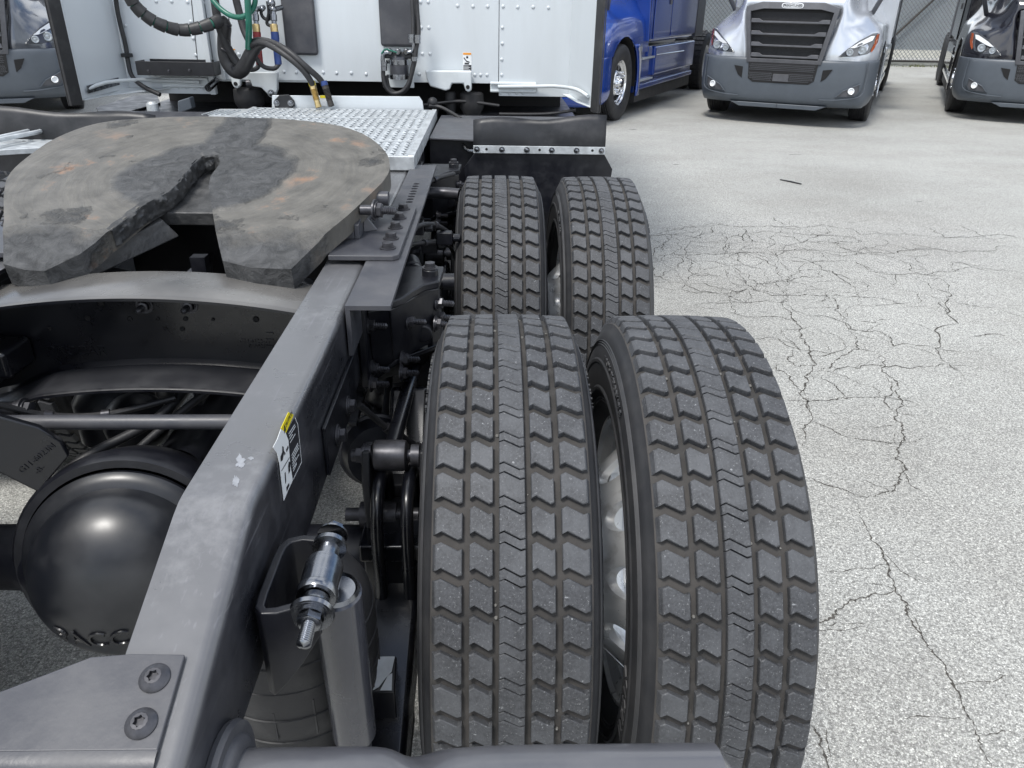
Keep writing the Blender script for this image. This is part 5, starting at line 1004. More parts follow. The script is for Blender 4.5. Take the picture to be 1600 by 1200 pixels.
hose(((334, -12, 2.8), (340, 30, 2.8), (350, 62, 2.82), (362, 85, 2.84), (372, 100, 2.84)), .020, 'hose', 'hose_bundle')
hose(((345, 30, 2.78), (352, 40, 2.8), (350, 60, 2.84), (352, 88, 2.86), (360, 104, 2.86), (372, 112, 2.84), (382, 104, 2.8), (392, 84, 2.76), (400, 72, 2.74), (412, 66, 2.72)), lambda t: .024+.012*sin(pi*t), 'hose', 'hose_bundle')
for (x, y, yy) in ((351, 36, 2.8), (353, 78, 2.85), (372, 108, 2.84), (395, 78, 2.76)):
    m = MB(); p = onY(x, y, yy); m.lathe([(-.006, .034), (.006, .034)], p, (.5, 0, 1), 16); m.box((p.x+.03, p.y-.03, p.z), (p.x+.034, p.y-.028, p.z+.035)); o = part(m, 'cable_tie', 'label_black')
    s_ = o.modifiers.new('s', 'SOLIDIFY'); s_.thickness = .003
hose(((366, -12, 2.8), (374, 20, 2.8), (382, 48, 2.78), (392, 68, 2.76)), .018, 'hose', 'air_hose')
hose(((332, 0, 2.75), (345, 14, 2.72), (360, 24, 2.7), (376, 27, 2.68), (390, 20, 2.68), (398, 6, 2.68), (399, -12, 2.68)), .012, 'green', 'green_hose')
hose(((386, -12, 2.66), (388, 20, 2.66), (389, 45, 2.67), (388, 75, 2.72)), .015, 'green', 'green_hose')
hose(((388, 78, 2.74), (396, 68, 2.7), (414, 68, 2.66), (440, 82, 2.6), (468, 104, 2.58), (484, 124, 2.6), (490, 138, 2.63)), .014, 'hose', 'air_hose')
hose(((388, 70, 2.74), (402, 63, 2.7), (424, 66, 2.66), (450, 80, 2.6), (478, 104, 2.58), (500, 124, 2.62), (510, 140, 2.63)), .014, 'hose', 'air_hose')
hose(((378, 104, 2.84), (392, 109, 2.84), (402, 106, 2.85), (405, 98, 2.86)), .011, 'hose'); hose(((396, 72, 2.78), (400, 90, 2.8), (412, 104, 2.82), (428, 107, 2.84), (436, 100, 2.86)), .011, 'hose')
# hose ends at the deck
for (a, c, col, cm_) in (((488, 132), (498, 168), 'yellow', (489, 134)), ((507, 132), (518, 166), 'blue_grip', (506, 132))):
    A, Bb = onY(*a, 2.62), onY(*c, 2.60); d = (Bb-A).normalized(); L = (Bb-A).length; m = MB()
    m.lathe([(0, 0), (0, .015), (.02, .016)]+[(.022+.006*i+(.003 if e_ else 0), .013 if e_ else .0165) for i in range(9) for e_ in (0, 1)]+[(L, .015), (L, 0)], A, d, 14); part(m, 'hose_spring_guard', 'brass' if col == 'yellow' else 'brake')
    m = MB(); m.lathe([(-.014, .0165), (.006, .0165)], A, d, 14); part(m, 'colour_band', col)
# gladhand fittings with red and blue grips
for (tx, ty, bx, by, col) in ((401, 50, 406, 101, 'red'), (429, 50, 435, 101, 'blue_grip')):
    A, Bb = onY(tx, ty, 2.88), onY(bx, by, 2.86); d = (Bb-A).normalized(); L = (Bb-A).length
    m = MB(); m.lathe([(0, 0), (0, .019), (L*.2, .020), (L*.3, .0165), (L*.5, .0165), (L*.92, .0175), (L, .0175), (L, 0)], A, d, 18); part(m, 'hose_grip', col)
    m = MB(); q = onY(tx-2, ty-35, 2.9); m.lathe([(0, .012), (.02, .012), (.022, .016), (.05, .016), (.052, .012), (.09, .013), (.092, .018), ((A-q).length*.98, .018)], q, (A-q), 12); m.sphere(q, .016, 12, 8); m.cyl(q, q+Vector((.03, .05, .01)), .012, n=10)
    part(m, 'hose_coupling', 'zinc')
    m = MB(); m.lathe([(-.035, .017), (-.03, .0185), (0, .0185)], A, d, 14); part(m, 'coupling_collar', 'brass')
m = MB(); 
for pts in (((410, 12, 2.93), (408, 20, 2.93), (412, 28, 2.93), (420, 30, 2.93), (424, 20, 2.93), (422, 0, 2.93)), ((418, 2, 2.92), (420, 20, 2.92), (417, 36, 2.92), (422, 40, 2.92))): m.tube([onY(a, b, y) for a, b, y in pts], .008, 8)
part(m, 'hose_hanger', 'black_matt'); m = MB(); p = onY(410, 14, 2.92); m.sphere(p, .012, 12, 8); p = onY(424, 5, 2.92); m.cyl(p+Vector((0, 0, .06)), p-Vector((0, 0, .05)), .016, n=12); m.sphere(p, .02, 12, 8); part(m, 'valve_fitting', 'zinc')
# pogo clamp on the deck back panel
m = MB(); m.slab([onY(x, y, 2.655) for x, y in ((427, 158), (436, 149), (450, 148), (459, 158), (460, 166), (452, 170), (430, 170))], (0, .02, 0)); part(m, 'clamp_plate', 'black_matt', bevel=.003)
for x in (432, 454): pl('bolt', BOLT_Z, onY(x, 161, 2.654), (0, -1, 0), .9)
m = MB(); a, c = onY(500, 149, 2.672), onY(511, 166, 2.672); m.box((a.x, 2.671, c.z), (c.x, 2.6735, a.z)); LA = part(m, 'deck_label', 'label_white', flat=True); m = MB(); m.box((a.x, 2.6695, a.z-.012), (c.x, 2.6705, a.z)); m.build('label_header', 'yellow', LA)
# canister (dryer) under the duct with its pipes
p0_ = onY(623, 88, 2.9); p1_ = onY(623, 127, 2.9); h = p0_.z-p1_.z; m = MB(); m.lathe([(0, 0), (0, .025), (.012, .042), (.03, .047), (h-.01, .047), (h, .040), (h, 0)], p0_+Vector((0, 0, .01)), (0, 0, -1), 32); CN = part(m, 'dryer_canister', 'plate_grey')
for f_ in (.22, .80): m = MB(); z = p0_.z-h*f_; m.lathe([(-.012, .0475), (-.012, .0495), (.012, .0495), (.012, .0475)], (p0_.x, p0_.y, z), (0, 0, 1), 32); m.box((p0_.x-.065, p0_.y-.008, z-.008), (p0_.x-.045, p0_.y+.008, z+.008)); m.build('strap_band', 'zinc', CN)
m = MB(); q = onY(623, 108, 2.96); m.box((q.x-.085, 2.965, q.z-.09), (q.x+.075, 2.975, q.z+.075)); part(m, 'canister_bracket', 'white_cast', bevel=.003)
m = MB(); q = onY(623, 85, 2.9); m.box((q.x-.085, 2.87, q.z-.018), (q.x+.07, 2.95, q.z+.012)); part(m, 'dryer_head', 'black_matt', bevel=.006)
for x in (609, 622, 635): m = MB(); q = onY(x, 81, 2.87); m.sphere(q, .017, 12, 8); m.cyl(q, q+Vector((0, -.018, 0)), .012, n=6); part(m, 'pipe_elbow', 'zinc')
hose(((608, 82, 2.86), (600, 84, 2.86), (598, 92, 2.86), (599, 104, 2.86)), .011, 'zinc', 'metal_pipe'); hose(((636, 82, 2.86), (644, 80, 2.86), (646, 72, 2.86), (645, 60, 2.86)), .009, 'zinc', 'metal_pipe')
hose(((599, 100, 2.86), (599, 120, 2.86), (603, 136, 2.86), (614, 146, 2.86), (630, 142, 2.86), (640, 126, 2.86), (646, 100, 2.86), (650, 78, 2.86), (654, 50, 2.88), (652, 20, 2.9), (650, -12, 2.9)), .011, 'hose'); hose(((603, 118, 2.88), (608, 138, 2.88), (622, 146, 2.88), (636, 138, 2.88), (642, 120, 2.88), (649, 90, 2.88), (650, 60, 2.9), (646, -12, 2.9)), .011, 'hose')
hose(((645, 60, 2.86), (645, 30, 2.88), (643, -12, 2.9)), .009, 'hose'); hose(((596, 84, 2.85), (602, 77, 2.85), (610, 79, 2.85), (620, 82, 2.85)), .004, 'green', 'thin_green_pipe')
for x, y in ((643, 57), (643, 63), (652, 58), (652, 64), (647, 92), (600, 100), (600, 107)): m = MB(); q = onY(x, y, 2.85); m.cyl(q-Vector((0, 0, .01)), q+Vector((0, 0, .01)), .016, n=12); part(m, 'pipe_union', 'zinc')
# bits at the left: step bars, grey bin, fender
for pts in (((-20, 222), (30, 212), (60, 206), (66, 203)), ((-20, 219), (30, 208), (58, 202), (66, 203))): m = MB(); m.tube([onZ(x, y, 1.03) for x, y in pts], .009, 8); part(m, 'step_bar', 'galv')
m = MB(); m.slab([onZ(x, y, 1.0) for x, y in ((-30, 222), (82, 220), (76, 230), (-30, 236))], (0, 0, -.02)); part(m, 'step_bar', 'galv', bevel=.002)
m = MB(); m.slab([onZ(x, y, 1.0) for x, y in ((150, 168), (205, 150), (245, 146), (250, 160), (160, 186))], (0, 0, -.12)); part(m, 'side_locker', 'black_satin', bevel=.004)
m = MB(); m.slab([onY(x, y, 2.75) for x, y in ((277, 158), (296, 152), (300, 170), (278, 178))], (0, .06, 0)); part(m, 'side_lamp_box', 'bumper', bevel=.006)
m = MB(); q = onZ(240, 175, 1.0); m.lathe([(0, .03), (.04, .028), (.05, .018), (.05, 0)], q, (0, 0, 1), 18); part(m, 'filler_cap', 'galv')
# ================================================================== PARKED TRACTORS BEHIND
def lerp(a, b, t): return a+(b-a)*t
def loft(m, slices, cap=True, mirror=True):
    # slices: list of lists of points (x>=0 half, front centre -> rear); mirrored
    n = len(slices[0]); k = len(slices)
    for sx in ((1, -1) if mirror else (1,)):
        vs = [(sx*p[0], p[1], p[2]) for s in slices for p in s]; m.add(vs, [(i*n+j, i*n+j+1, (i+1)*n+j+1, (i+1)*n+j) for i in range(k-1) for j in range(n-1)])
def smooth_rows(rows, ru=4, rv=4):
    # Catmull-Rom refine a grid of points in both directions
    def cr(P, res):
        Q = []
        for i in range(len(P)-1):
            a, b_, c, d = P[max(i-1, 0)], P[i], P[i+1], P[min(i+2, len(P)-1)]
            for t in range(res): t /= res; Q.append(.5*((2*b_)+(c-a)*t+(2*a-5*b_+4*c-d)*t*t+(3*b_-a-3*c+d)*t**3))
        Q.append(P[-1]); return Q
    rows = [cr([Vector(p) for p in r], ru) for r in rows]; cols = list(zip(*rows)); cols = [cr(list(c), rv) for c in cols]; return [list(r) for r in zip(*cols)]
STEER = None
def steer_tyre():
    m = MB(); prof = [(-.098, .292), (-.112, .31), (-.132, .35), (-.143, .40), (-.142, .43), (-.133, .465), (-.122, .492), (-.108, .502)]
    for x in (-.07, -.035, 0, .035, .07): prof += [(x-.006, .507), (x-.004, .492), (x+.004, .492), (x+.006, .507)]
    prof += [(-x, r) for x, r in reversed(prof[:8])]
    m.lathe(prof, (0, 0, 0), (1, 0, 0), 72); return m.mesh('steer_tyre', 'rubber', ang=35)
STEER = steer_tyre()
def drive_tyre_far():
    m = MB(); m.lathe([(-.098, .292), (-.14, .36), (-.143, .42), (-.122, .492), (-.108, .506), (.108, .506), (.122, .492), (.143, .42), (.14, .36), (.098, .292)], (0, 0, 0), (1, 0, 0), 60)
    for k in range(30):
        a = 2*pi*k/30; M = Matrix.Rotation(a, 4, 'X')
        for x0, x1 in ((-.11, -.05), (-.04, .04), (.05, .11)): m.box((x0, -.035, .500), (x1, .035, .520), M)
    return m.mesh('far_drive_tyre', 'rubber', ang=35)
FARD = drive_tyre_far()
def steer_rim():
    m = MB(); m.lathe([(-.10, .297), (-.10, .262), (.06, .255), (.092, .275), (.106, .290), (.109, .298), (.100, .300)], (0, 0, 0), (1, 0, 0), 48)
    m.lathe([(.085, .268), (.080, .255), (.060, .235), (.055, .17), (.075, .15), (.080, .13), (.082, .10), (.115, .09), (.125, .075), (.15, .07), (.155, .05), (.155, 0)], (0, 0, 0), (1, 0, 0), 48)
    for k in range(10): a = 2*pi*k/10; p = Vector((.076, .1425*cos(a), .1425*sin(a))); m.cyl(p, p+Vector((.045, 0, 0)), .017, n=8); m.sphere(p+Vector((.05, 0, 0)), .017, 10, 6)
    m2 = m.mesh('steer_rim', 'chrome', ang=35)
    h = MB()
    for k in range(10): a = 2*pi*(k+.5)/10; p = Vector((.0565, .205*cos(a), .205*sin(a))); h.cyl(p, p+Vector((.003, 0, 0)), .024, n=16)
    return m2, h.mesh('hand_hole', 'void')
SRIM, HHOLE = steer_rim()
def tractor(label, loc, rz, paint, bpaint='bumper', lettered=True, grp='tractors parked along the fence', extra=1.0):
    T2 = empty('parked_truck', loc, rz, label, 'truck', grp)
    def pb(m, name, mt, bevel=0, parent=T2, **k): return m.build(name, mt, parent, bevel, **k)
    # hood and fenders
    def row(z, xg, yg, xm, ym, xs_, ys_, xr, yb=2.35): return [(0, yg+(.16 if z < 1.5 else -.02), z), (xg*.55, yg+(.16 if z < 1.5 else -.012), z), (xg*.88, yg+(.14 if z < 1.5 else 0), z), (xg, yg+.02, z), (lerp(xg, xm, .5), lerp(yg, ym, .35)+.01, z), (xm, ym, z), (lerp(xm, xs_, .6), lerp(ym, ys_, .45), z), (xs_, ys_, z), (lerp(xs_, xr, .5), lerp(ys_, yb, .3), z), (xr, lerp(ys_, yb, .6), z), (xr, yb, z)]
    rows = [row(.86, .52, .05, .92, .13, 1.17, .62, 1.2), row(.95, .53, .05, .92, .14, 1.17, .62, 1.2), row(1.08, .56, .07, .93, .20, 1.165, .68, 1.2), row(1.20, .60, .09, .93, .32, 1.14, .80, 1.19), row(1.30, .62, .11, .90, .50, 1.09, .98, 1.17),
            row(1.40, .64, .14, .86, .62, 1.00, 1.15, 1.10), row(1.52, .65, .18, .80, .70, .92, 1.25, 1.04), row(1.66, .66, .26, .76, .80, .88, 1.35, 1.0), row(1.80, .62, .48, .70, 1.0, .82, 1.5, .97), row(1.92, .50, .9, .58, 1.3, .7, 1.7, .92), row(2.02, .3, 1.6, .4, 1.8, .5, 2.1, .8)]
    rows = smooth_rows(rows, 5, 4); c0 = Vector((0, 1.28, .5))
    for r in rows:
        for p in r:
            if p.x > .80:
                d = Vector((0, p.y-c0.y, p.z-c0.z)); 
                if d.length < .60: d = d.normalized()*.60; p.y = c0.y+d.y; p.z = c0.z+d.z
    m = MB(); loft(m, rows); pb(m, 'hood', paint, ang=60)
    for sx in (1, -1):
        m = MB(); vs = []
        for i in range(25):
            a = pi*(-.05+1.1*i/24); vs += [(sx*1.185, c0.y+.595*cos(a), .5+.595*sin(a)), (sx*.80, c0.y+.595*cos(a), .5+.595*sin(a))]
        m.add(vs, [(2*i, 2*i+1, 2*i+3, 2*i+2) for i in range(24)]); pb(m, 'wheel_arch_liner', 'void', recalc=False)
        m = MB(); P1 = [(sx*1.19, .74, .30), (sx*1.19, .73, .88), (sx*1.17, .62, .88)]
        # rear half of the fender down to the step
        m = MB(); vs = []; n_ = 10
        for i in range(n_+1):
            a = pi*(.30-.42*i/n_); y, z = c0.y+.60*cos(a), .5+.60*sin(a); vs += [(sx*1.2, y, z), (sx*1.2, 2.0, z), ]
        m.add(vs, [(2*i, 2*i+1, 2*i+3, 2*i+2) for i in range(n_)]); o = pb(m, 'fender_rear', paint, recalc=False); s = o.modifiers.new('s', 'SOLIDIFY'); s.thickness = .02
    # bumper
    def brow(z, f, x2=1.17, cut=0): return [(0, .0+f, z), (.45, .0+f, z), (.72, .02+f, z), (.95, .09+f, z), (1.08, .20+f, z), (x2, .42+f, z), (x2+.02, .60+f-cut, z), (x2+.02, .74-cut, z)]
    rows = [brow(.27, .10, 1.10, .08), brow(.31, .035, 1.13, .03), brow(.36, .01, 1.15), brow(.44, 0), brow(.60, -.005), brow(.78, .0), brow(.855, .015), brow(.868, .05)]
    m = MB(); loft(m, smooth_rows(rows, 4, 3)); pb(m, 'bumper', bpaint, ang=50)
    m = MB(); m.slab([(-.66, .03, .285), (-.52, .03, .225), (.52, .03, .225), (.66, .03, .285)], (0, .08, 0)); pb(m, 'lower_valance', bpaint, bevel=.01); m = MB(); m.box((-.003, .026, .226), (.003, .029, .285)); pb(m, 'bumper_seam', 'void')
    # grille
    m = MB(); fr = [(-.60, 1.50), (-.40, 1.56), (.40, 1.56), (.60, 1.50), (.49, .81), (-.49, .81)]; inn = [(-.535, 1.44), (-.37, 1.475), (.37, 1.475), (.535, 1.44), (.44, .86), (-.44, .86)]
    def gy(z): return -.005+.10*max(0, (z-.85))**1.5
    n = 6; vs = [(x, gy(z)-.01, z) for x, z in fr]+[(x, gy(z)-.025, z) for x, z in inn]+[(x, gy(z)+.06, z) for x, z in inn]+[(x, gy(z)+.06, z) for x, z in fr]
    m.add(vs, [(i, (i+1) % n, n+(i+1) % n, n+i) for i in range(n)]+[(n+i, n+(i+1) % n, 2*n+(i+1) % n, 2*n+i) for i in range(n)]+[(3*n+i, 3*n+(i+1) % n, (i+1) % n, i) for i in range(n)]); G = pb(m, 'grille', 'grille', bevel=.006)
    m = MB(); m.add([(x, gy(z)+.055, z) for x, z in inn], [tuple(range(6))]); m.build('grille_mesh', 'mesh_dark', G)
    m = MB()
    for k in range(56):
        z = .87+k*.0102; w = .0009; hw = lerp(.44, .53, (z-.86)/.58)
        m.box((-hw, gy(z)+.050, z-w), (hw, gy(z)+.052, z+w))
    o = m.build('mesh_wires', 'grille', G); o['kind'] = 'stuff'
    for z in (.875, 1.01, 1.15, 1.30):
        hw = lerp(.44, .53, (z-.86)/.58); m = MB(); y = gy(z)-.018
        m.slab([(-hw, y, z+.005), (-hw, y, z+.055), (-hw+.10, y, z+.055), (-hw+.15, y+.002, z+.028), (hw-.15, y+.002, z+.028), (hw-.10, y, z+.055), (hw, y, z+.055), (hw, y, z+.005)], (0, .05, 0)); m.build('grille_bar', 'grille', G, .004)
    m = MB(); m.lathe([(0, 0), (0, .0), (-.012, .135), (0, .145), (.01, .145)], (0, 0, 0), (0, 1, 0), 32); 
    m.v = [(x*1.0, y, z*.30) for x, y, z in m.v]; m.v = [(x, y+gy(1.51)-.03, z+1.517) for x, y, z in m.v]
    bd = MB(); sp = [(.14*math.copysign(abs(cos(a))**.6, cos(a)), .036*math.copysign(abs(sin(a))**.6, sin(a))) for a in [2*pi*i/32 for i in range(32)]]
    yb = gy(1.51)-.028; bd.slab([(x, yb, 1.517+z) for x, z in sp], (0, .02, 0)); B1 = bd.build('badge', 'drl', G, .004)
    bd = MB(); bd.slab([(x*.88, yb-.0015, 1.517+z*.70) for x, z in sp], (0, .001, 0)); bd.build('badge_field', 'label_black', B1) if False else None
    bd = MB(); text_mb(bd, 'FREIGHTLINER', .036, (0, yb-.002, 1.517), (1, 0, 0), (0, 0, 1), .002, bold=.0006)
    for i in range(32):
        a, c = sp[i], sp[(i+1) % 32]; bd.add([(a[0]*.90, yb-.0015, 1.517+a[1]*.74), (c[0]*.90, yb-.0015, 1.517+c[1]*.74), (c[0]*.86, yb-.0015, 1.517+c[1]*.64), (a[0]*.86, yb-.0015, 1.517+a[1]*.64)], [(0, 1, 2, 3)])
    o = bpy.data.objects.new('badge_lettering', bd.mesh('badge_lettering', 'label_black', recalc=False)); C.objects.link(o); o.parent = G
    # lower intake
    m = MB(); lo = [(-.46, .815), (.46, .815), (.44, .60), (.37, .555), (-.37, .555), (-.44, .60)]; m.slab([(x, -.012, z) for x, z in lo], (0, .03, 0)); LG = pb(m, 'lower_intake', 'mesh_dark', bevel=.004)
    m = MB()
    for r_ in range(10):
        z = .585+r_*.022
        if .675 < z < .70: continue
        for c_ in range(38):
            x = -.425+c_*.0225+(.011 if r_ % 2 else 0)
            if abs(x) < .11 and z < .68: continue
            if abs(x) < .43-(.05 if z < .6 else 0): m.box((x-.008, -.019, z-.003), (x+.008, -.014, z+.003)); m.box((x-.011, -.019, z), (x-.008, -.014, z+.019))
    o = m.build('intake_lattice', 'grille', LG); o['kind'] = 'stuff'
    m = MB(); m.box((-.105, -.026, .578), (.105, -.013, .672)); m.build('plate_holder', 'grille', LG, .003)
    for sx in (1, -1):
        m = MB(); m.slab([(sx*.53, -.006, .745), (sx*.65, -.003, .76), (sx*.585, -.004, .645), (sx*.525, -.006, .60)], (0, .008, 0)); m.slab([(sx*.53, -.006, .745), (sx*.65, -.003, .76), (sx*.585, -.004, .645), (sx*.525, -.006, .60)], (0, -.004, 0)); pb(m, 'side_vent', 'void', bevel=.003)
        # fog lamp
        fg = [(.74, -.004, .415), (.82, .008, .50), (1.03, .085, .60), (1.035, .10, .50), (.98, .075, .425)]
        m = MB(); n_ = 5; ou = [Vector((sx*x, y, z)) for x, y, z in fg]; ce = sum(ou, Vector())/5; inn_ = [p.lerp(ce, .13)+Vector((0, -.004, 0)) for p in ou]; dp = [p+Vector((0, .014, 0)) for p in inn_]
        m.add([p+Vector((0, .03, 0)) for p in ou]+ou+inn_+dp, [(r_*5+i, r_*5+(i+1) % 5, (r_+1)*5+(i+1) % 5, (r_+1)*5+i) for r_ in range(3) for i in range(5)]); F = pb(m, 'fog_lamp_pocket', bpaint, ang=20)
        m = MB(); m.add([p+Vector((0, -.001, 0)) for p in dp], [tuple(range(5))]); m.build('pocket_floor', 'grille', F)
        m = MB(); m.tube([(sx*1.075, .165, .86), (sx*1.08, .17, .62), (sx*1.05, .13, .44), (sx*.80, -.002, .385), (sx*.55, -.006, .37)], .008, 6); pb(m, 'bumper_crease', bpaint)
        m = MB(); m.lathe([(0, 0), (.0, .022), (-.010, .036), (-.004, .042), (.02, .042)], (sx*.93, .038, .50), (-sx*.25, 1, 0), 24); m.build('fog_lamp', 'drl', F)
        # headlight
        hb = lambda x: .135+.0+max(0, (x-.80))**1.35*1.05
        def hp(x, z, off=0): xx = x; y = (.12+.10*(x-.70) if x < .92 else .142+(x-.92)**1.1*2.1)+max(0, z-.98)*.35; return Vector((sx*(xx+off*.3), y-off-.055, z))
        sh = [(.68, .915), (.78, 1.02), (.90, 1.12), (1.04, 1.205), (1.10, 1.21), (1.10, 1.12), (1.07, 1.02), (1.03, .955), (.9, .93)]
        m = MB(); m.slab([hp(x, z, .006) for x, z in sh], (0, .06, 0)); H = pb(m, 'headlight', 'lens_dark', bevel=.008)
        m = MB(); s2 = [(.80, 1.025), (.90, 1.10), (1.02, 1.17), (1.065, 1.175), (1.05, 1.12), (.92, 1.055), (.86, 1.03)]; m.slab([hp(x, z, .012) for x, z in s2], (0, .01, 0)); m.build('daytime_strip', 'drl', H, .003)
        m = MB(); s3 = [(1.085, 1.19), (1.115, 1.20), (1.115, 1.10), (1.09, 1.02), (1.065, .97), (1.055, 1.0), (1.075, 1.08)]; m.slab([hp(x, z, .014) for x, z in s3], (0, .012, 0)); m.build('side_marker', 'orange_lens', H, .003)
        for x, z, r in ((.815, .975, .038), (.955, 1.005, .048)): m = MB(); q = hp(x, z, .005); m.lathe([(-.012, r*.55), (-.016, 0)], q, (0, 1, 0), 20); m.lathe([(-.010, r*.6), (-.014, r*1.0), (-.006, r*1.18), (.006, r*1.2)], q, (0, 1, 0), 24); m.build('projector_lamp', 'lens', H)
        # mirror on the hood, mirror by the door
        m = MB(); m.tube([(sx*.93, 1.15, 1.40), (sx*1.02, .95, 1.60), (sx*1.10, .85, 1.78)], .032, 10); m.box((sx*1.02, .80, 1.76), (sx*1.22, .90, 2.0)); pb(m, 'hood_mirror', 'grille', bevel=.01)
        m = MB(); m.box((sx*1.27, 2.2, 1.75), (sx*1.47, 2.34, 2.55)); m.tube([(sx*1.18, 2.5, 1.9), (sx*1.35, 2.3, 1.95)], .02, 8, smooth=False); pb(m, 'side_mirror', 'grille', bevel=.03)
        # cab side: door, sleeper side, fairing, skirt, steps
        m = MB(); m.slab([(sx*1.205, 2.52, 1.02), (sx*1.205, 3.45, 1.02), (sx*1.205, 3.45, 2.75), (sx*1.205, 2.75, 2.75), (sx*1.205, 2.52, 2.0)], (sx*.012, 0, 0)); D = pb(m, 'door', paint, bevel=.02)
        m = MB(); m.slab([(sx*1.218, 2.62, 2.0), (sx*1.218, 3.38, 1.95), (sx*1.218, 3.38, 2.6), (sx*1.218, 2.80, 2.6)], (sx*.004, 0, 0)); m.build('window', 'glass', D, .002)
        m = MB(); m.box((sx*1.218, 3.28, 1.50), (sx*1.235, 3.36, 1.60)); m.build('handle', 'grille', D, .006)
        m = MB(); m.box((sx*1.206, 3.50, 1.04), (sx*1.214, 5.15, 2.7)); pb(m, 'sleeper_panel', paint, bevel=.02)
        m = MB(); m.box((sx*1.17, 5.17, .98), (sx*1.225, 5.75, 3.4)); pb(m, 'side_extender', 'grille', bevel=.02)
        m = MB(); m.box((sx*1.03, 1.96, .30), (sx*1.16, 5.35, .90)); m.box((sx*1.03, 2.75, .50), (sx*1.21, 5.30, .92)); pb(m, 'chassis_fairing', paint, bevel=.03)
        m = MB(); m.box((sx*1.03, 1.99, .34), (sx*1.20, 5.32, .42)); pb(m, 'fairing_sill', paint, bevel=.02)
        m = MB(); m.box((sx*1.02, 1.97, .17), (sx*1.17, 5.3, .335)); pb(m, 'rubber_skirt', 'rubber', bevel=.01)
        for z, y0, y1 in ((.46, 2.0, 2.70), (.76, 2.1, 2.72)): m = MB(); m.box((sx*1.02, y0, z), (sx*1.215, y1, z+.025)); pb(m, 'step', 'galv', bevel=.004)
        m = MB(); m.box((sx*1.04, 2.0, .42), (sx*1.20, 2.08, .90)); pb(m, 'step_riser', paint, bevel=.015); m = MB(); m.box((sx*1.10, 2.42, .785), (sx*1.19, 2.62, .93)); pb(m, 'step_riser', paint, bevel=.015)
        m = MB(); m.tube([(sx*1.216, 2.8, .80), (sx*1.216, 4.5, .78)], .006, 6, smooth=False); pb(m, 'trim_line', 'chrome')
    m = MB(); m.box((-1.2, 2.36, .98), (1.2, 5.2, 2.9)); m.slab([(-1.15, 2.9, 2.9), (-1.15, 5.2, 2.9), (-1.15, 5.2, 3.9), (-1.15, 3.9, 3.85)], (2.3, 0, 0)); pb(m, 'cab', paint, bevel=.06)
    m = MB(); m.slab([(-1.05, 2.12, 2.02), (1.05, 2.12, 2.02), (.98, 2.62, 2.85), (-.98, 2.62, 2.85)], (0, .05, .0)); pb(m, 'windscreen', 'glass', bevel=.01)
    m = MB(); m.slab([(-1.2, 2.36, 1.0), (-1.2, 2.36, 2.0), (-1.15, 2.05, 2.0), (-1.15, 2.2, 1.0)], (2.4, 0, 0)); pb(m, 'cowl', paint, bevel=.02)
    m = MB(); m.tube([(-.6, 2.02, 2.06), (-.3, 2.08, 2.2), (.1, 2.2, 2.35)], .012, 6, smooth=False); pb(m, 'wiper', 'grille')
    m = MB(); m.box((-.42, .5, .45), (.42, 8.2, .80)); m.box((-.95, .55, .40), (.95, 2.2, .84)); pb(m, 'chassis', 'void')
    m = MB(); m.box((-.5, 5.5, .98), (.5, 6.6, 1.02)); pb(m, 'deck_plate', 'galv')
    m = MB()
    for k in range(7): m.tube([(-.4+.0, 6.0+.1*k, 1.05), (0, 6.05+.1*k, 1.12), (.5, 6.0+.1*k, 1.05)], .03, 8)
    pb(m, 'coiled_lines', 'hose')
    for ya, dual in ((1.28, 0), (6.42, 1), (7.72, 1)):
        for sx in (1, -1):
            for xx in ((1.04,) if not dual else (1.08, .745)):
                w = bpy.data.objects.new('wheel', None); C.objects.link(w); w.parent = T2; w.location = (sx*xx, ya, .498); w.rotation_euler = (0, 0, 0 if sx > 0 else pi)
                obj('tyre', FARD if dual else STEER, w)
                if xx == .745: continue
                r = obj('rim', RIM if dual else SRIM, w)
                if dual: r.rotation_euler = (.3, 0, 0); obj('hub', HUB, w).location = (-.165, 0, 0)
                else: obj('hand_holes', HHOLE, w)
    return T2
RZ = -radians(27); AXL = Vector((cos(RZ), sin(RZ), 0)); AXF = Vector((-sin(RZ), cos(RZ), 0))
def at(lat, f): v = AXL*lat+AXF*f; return (v.x, v.y, 0)
tractor('silver truck facing the camera, grey bumper, slatted grille under an oval badge', at(-.30, 10.98), RZ, 'silver')
tractor('black truck with grey bumper at the right edge, beside the silver one', at(3.13, 13.05), RZ, 'dark_paint')
tractor('bright blue truck seen along its side just right of the white cab', at(-3.52, 8.98), RZ, 'blue', 'blue')
tractor('dark glossy truck at the far left, only its headlight corner showing beside white cab', (-5.78, 9.08, 0), radians(25), 'slate_paint', 'bumper')
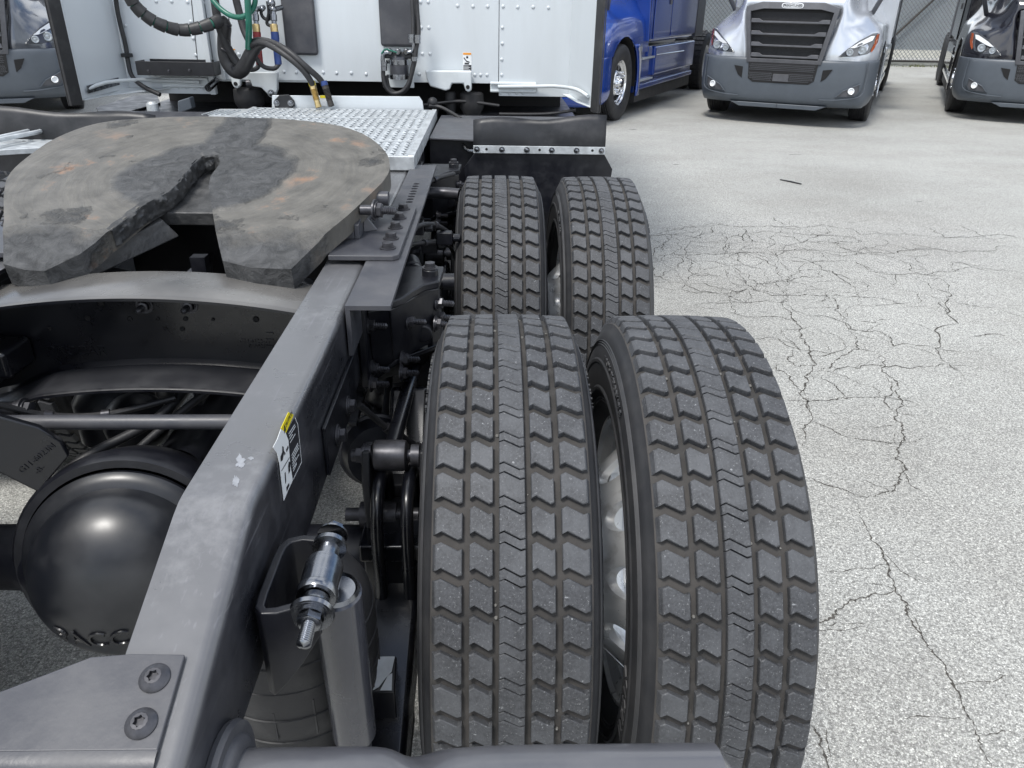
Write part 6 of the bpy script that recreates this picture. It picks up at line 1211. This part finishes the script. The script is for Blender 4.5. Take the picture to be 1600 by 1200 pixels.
# ================================================================== FENCE
fo = Vector((4.0, 22.0, 0)); F = empty('chain_link_fence', fo, 0, 'tall chain-link fence with grey screening and a diagonal brace behind the parked trucks', 'fence')
def fp(m, name, mt, bevel=0, **k): return m.build(name, mt, F, bevel, **k)
Lf, Hf = 27, 2.5; x0 = -7.2
for k in range(9): m = MB(); m.cyl((x0+k*3, 0, -.0), (x0+k*3, 0, Hf+.05), .03, n=12); fp(m, 'post', 'wire')
m = MB(); m.cyl((x0, 0, Hf), (x0+Lf, 0, Hf), .022, n=10); fp(m, 'top_rail', 'wire'); m = MB(); m.cyl((x0, -.03, .13), (x0+Lf, -.03, .13), .03, n=10); fp(m, 'bottom_rail', 'brake')
a, c = onY(1377, 75, 21.9)-fo, onY(1463, -4, 21.9)-fo; m = MB(); m.cyl(a, c+(c-a)*.3, .028, n=10); fp(m, 'diagonal_brace', 'brake')
m = MB(); s = .115
for k in range(int((Lf+Hf)/s)):
    for sg in (1, -1):
        # 45 degree strands clipped to the panel
        u0 = x0-Hf+k*s if sg > 0 else x0+k*s; ax_, az = (u0, .16) if sg > 0 else (u0, .16); L_ = Hf-.16
        p, q = Vector((u0, -.012*sg, .16)), Vector((u0+sg*L_, -.012*sg, Hf))
        if q.x < x0 or p.x > x0+Lf or q.x > x0+Lf or p.x < x0: continue
        m.cyl(p, q, .010, n=3)
o = fp(m, 'wire_mesh', 'wire'); o['kind'] = 'stuff'
ns = int(Lf/1.5)
for k in range(ns): m = MB(); m.box((x0+k*1.5, .05, .42), (x0+(k+1)*1.5-.006, .062, Hf-.02)); fp(m, 'screen_panel', 'slat')
m = MB(); m.box((-10, 22.25, 0), (60, 22.45, .12)); K = m.build('kerb', 'kerb', None, .02); tag(K, 'pale concrete kerb running along the foot of the chain-link fence', 'kerb', kind='structure')
m = MB(); m.box((-10, 26, 0), (60, 26.2, .62)); K = m.build('low_wall', 'kerb', None); tag(K, 'pale low wall glimpsed through the wire under the fence screening', 'wall')
random.seed(9); m = MB()
for k in range(900):
    x = random.uniform(8, 16); y = 21.75+random.gauss(0, .10); h = random.uniform(.02, .10)*(.4+mnoise.noise(Vector((x*1.5, 0, 0)))+.5); a = random.random()*pi; w = .012
    m.add([(x-w*cos(a), y-w*sin(a), 0), (x+w*cos(a), y+w*sin(a), 0), (x+random.gauss(0, .02), y+random.gauss(0, .02), max(.01, h))], [(0, 1, 2)])
o = m.build('grass', 'grass', None, flat=True, recalc=False); tag(o, 'sparse green weeds along the foot of the fence', 'grass', kind='stuff')
m = MB(); m.box((-20, 38, 0), (80, 44, 5)); o = m.build('warehouse', 'slat', None); tag(o, 'pale grey building beyond the fence', 'building')
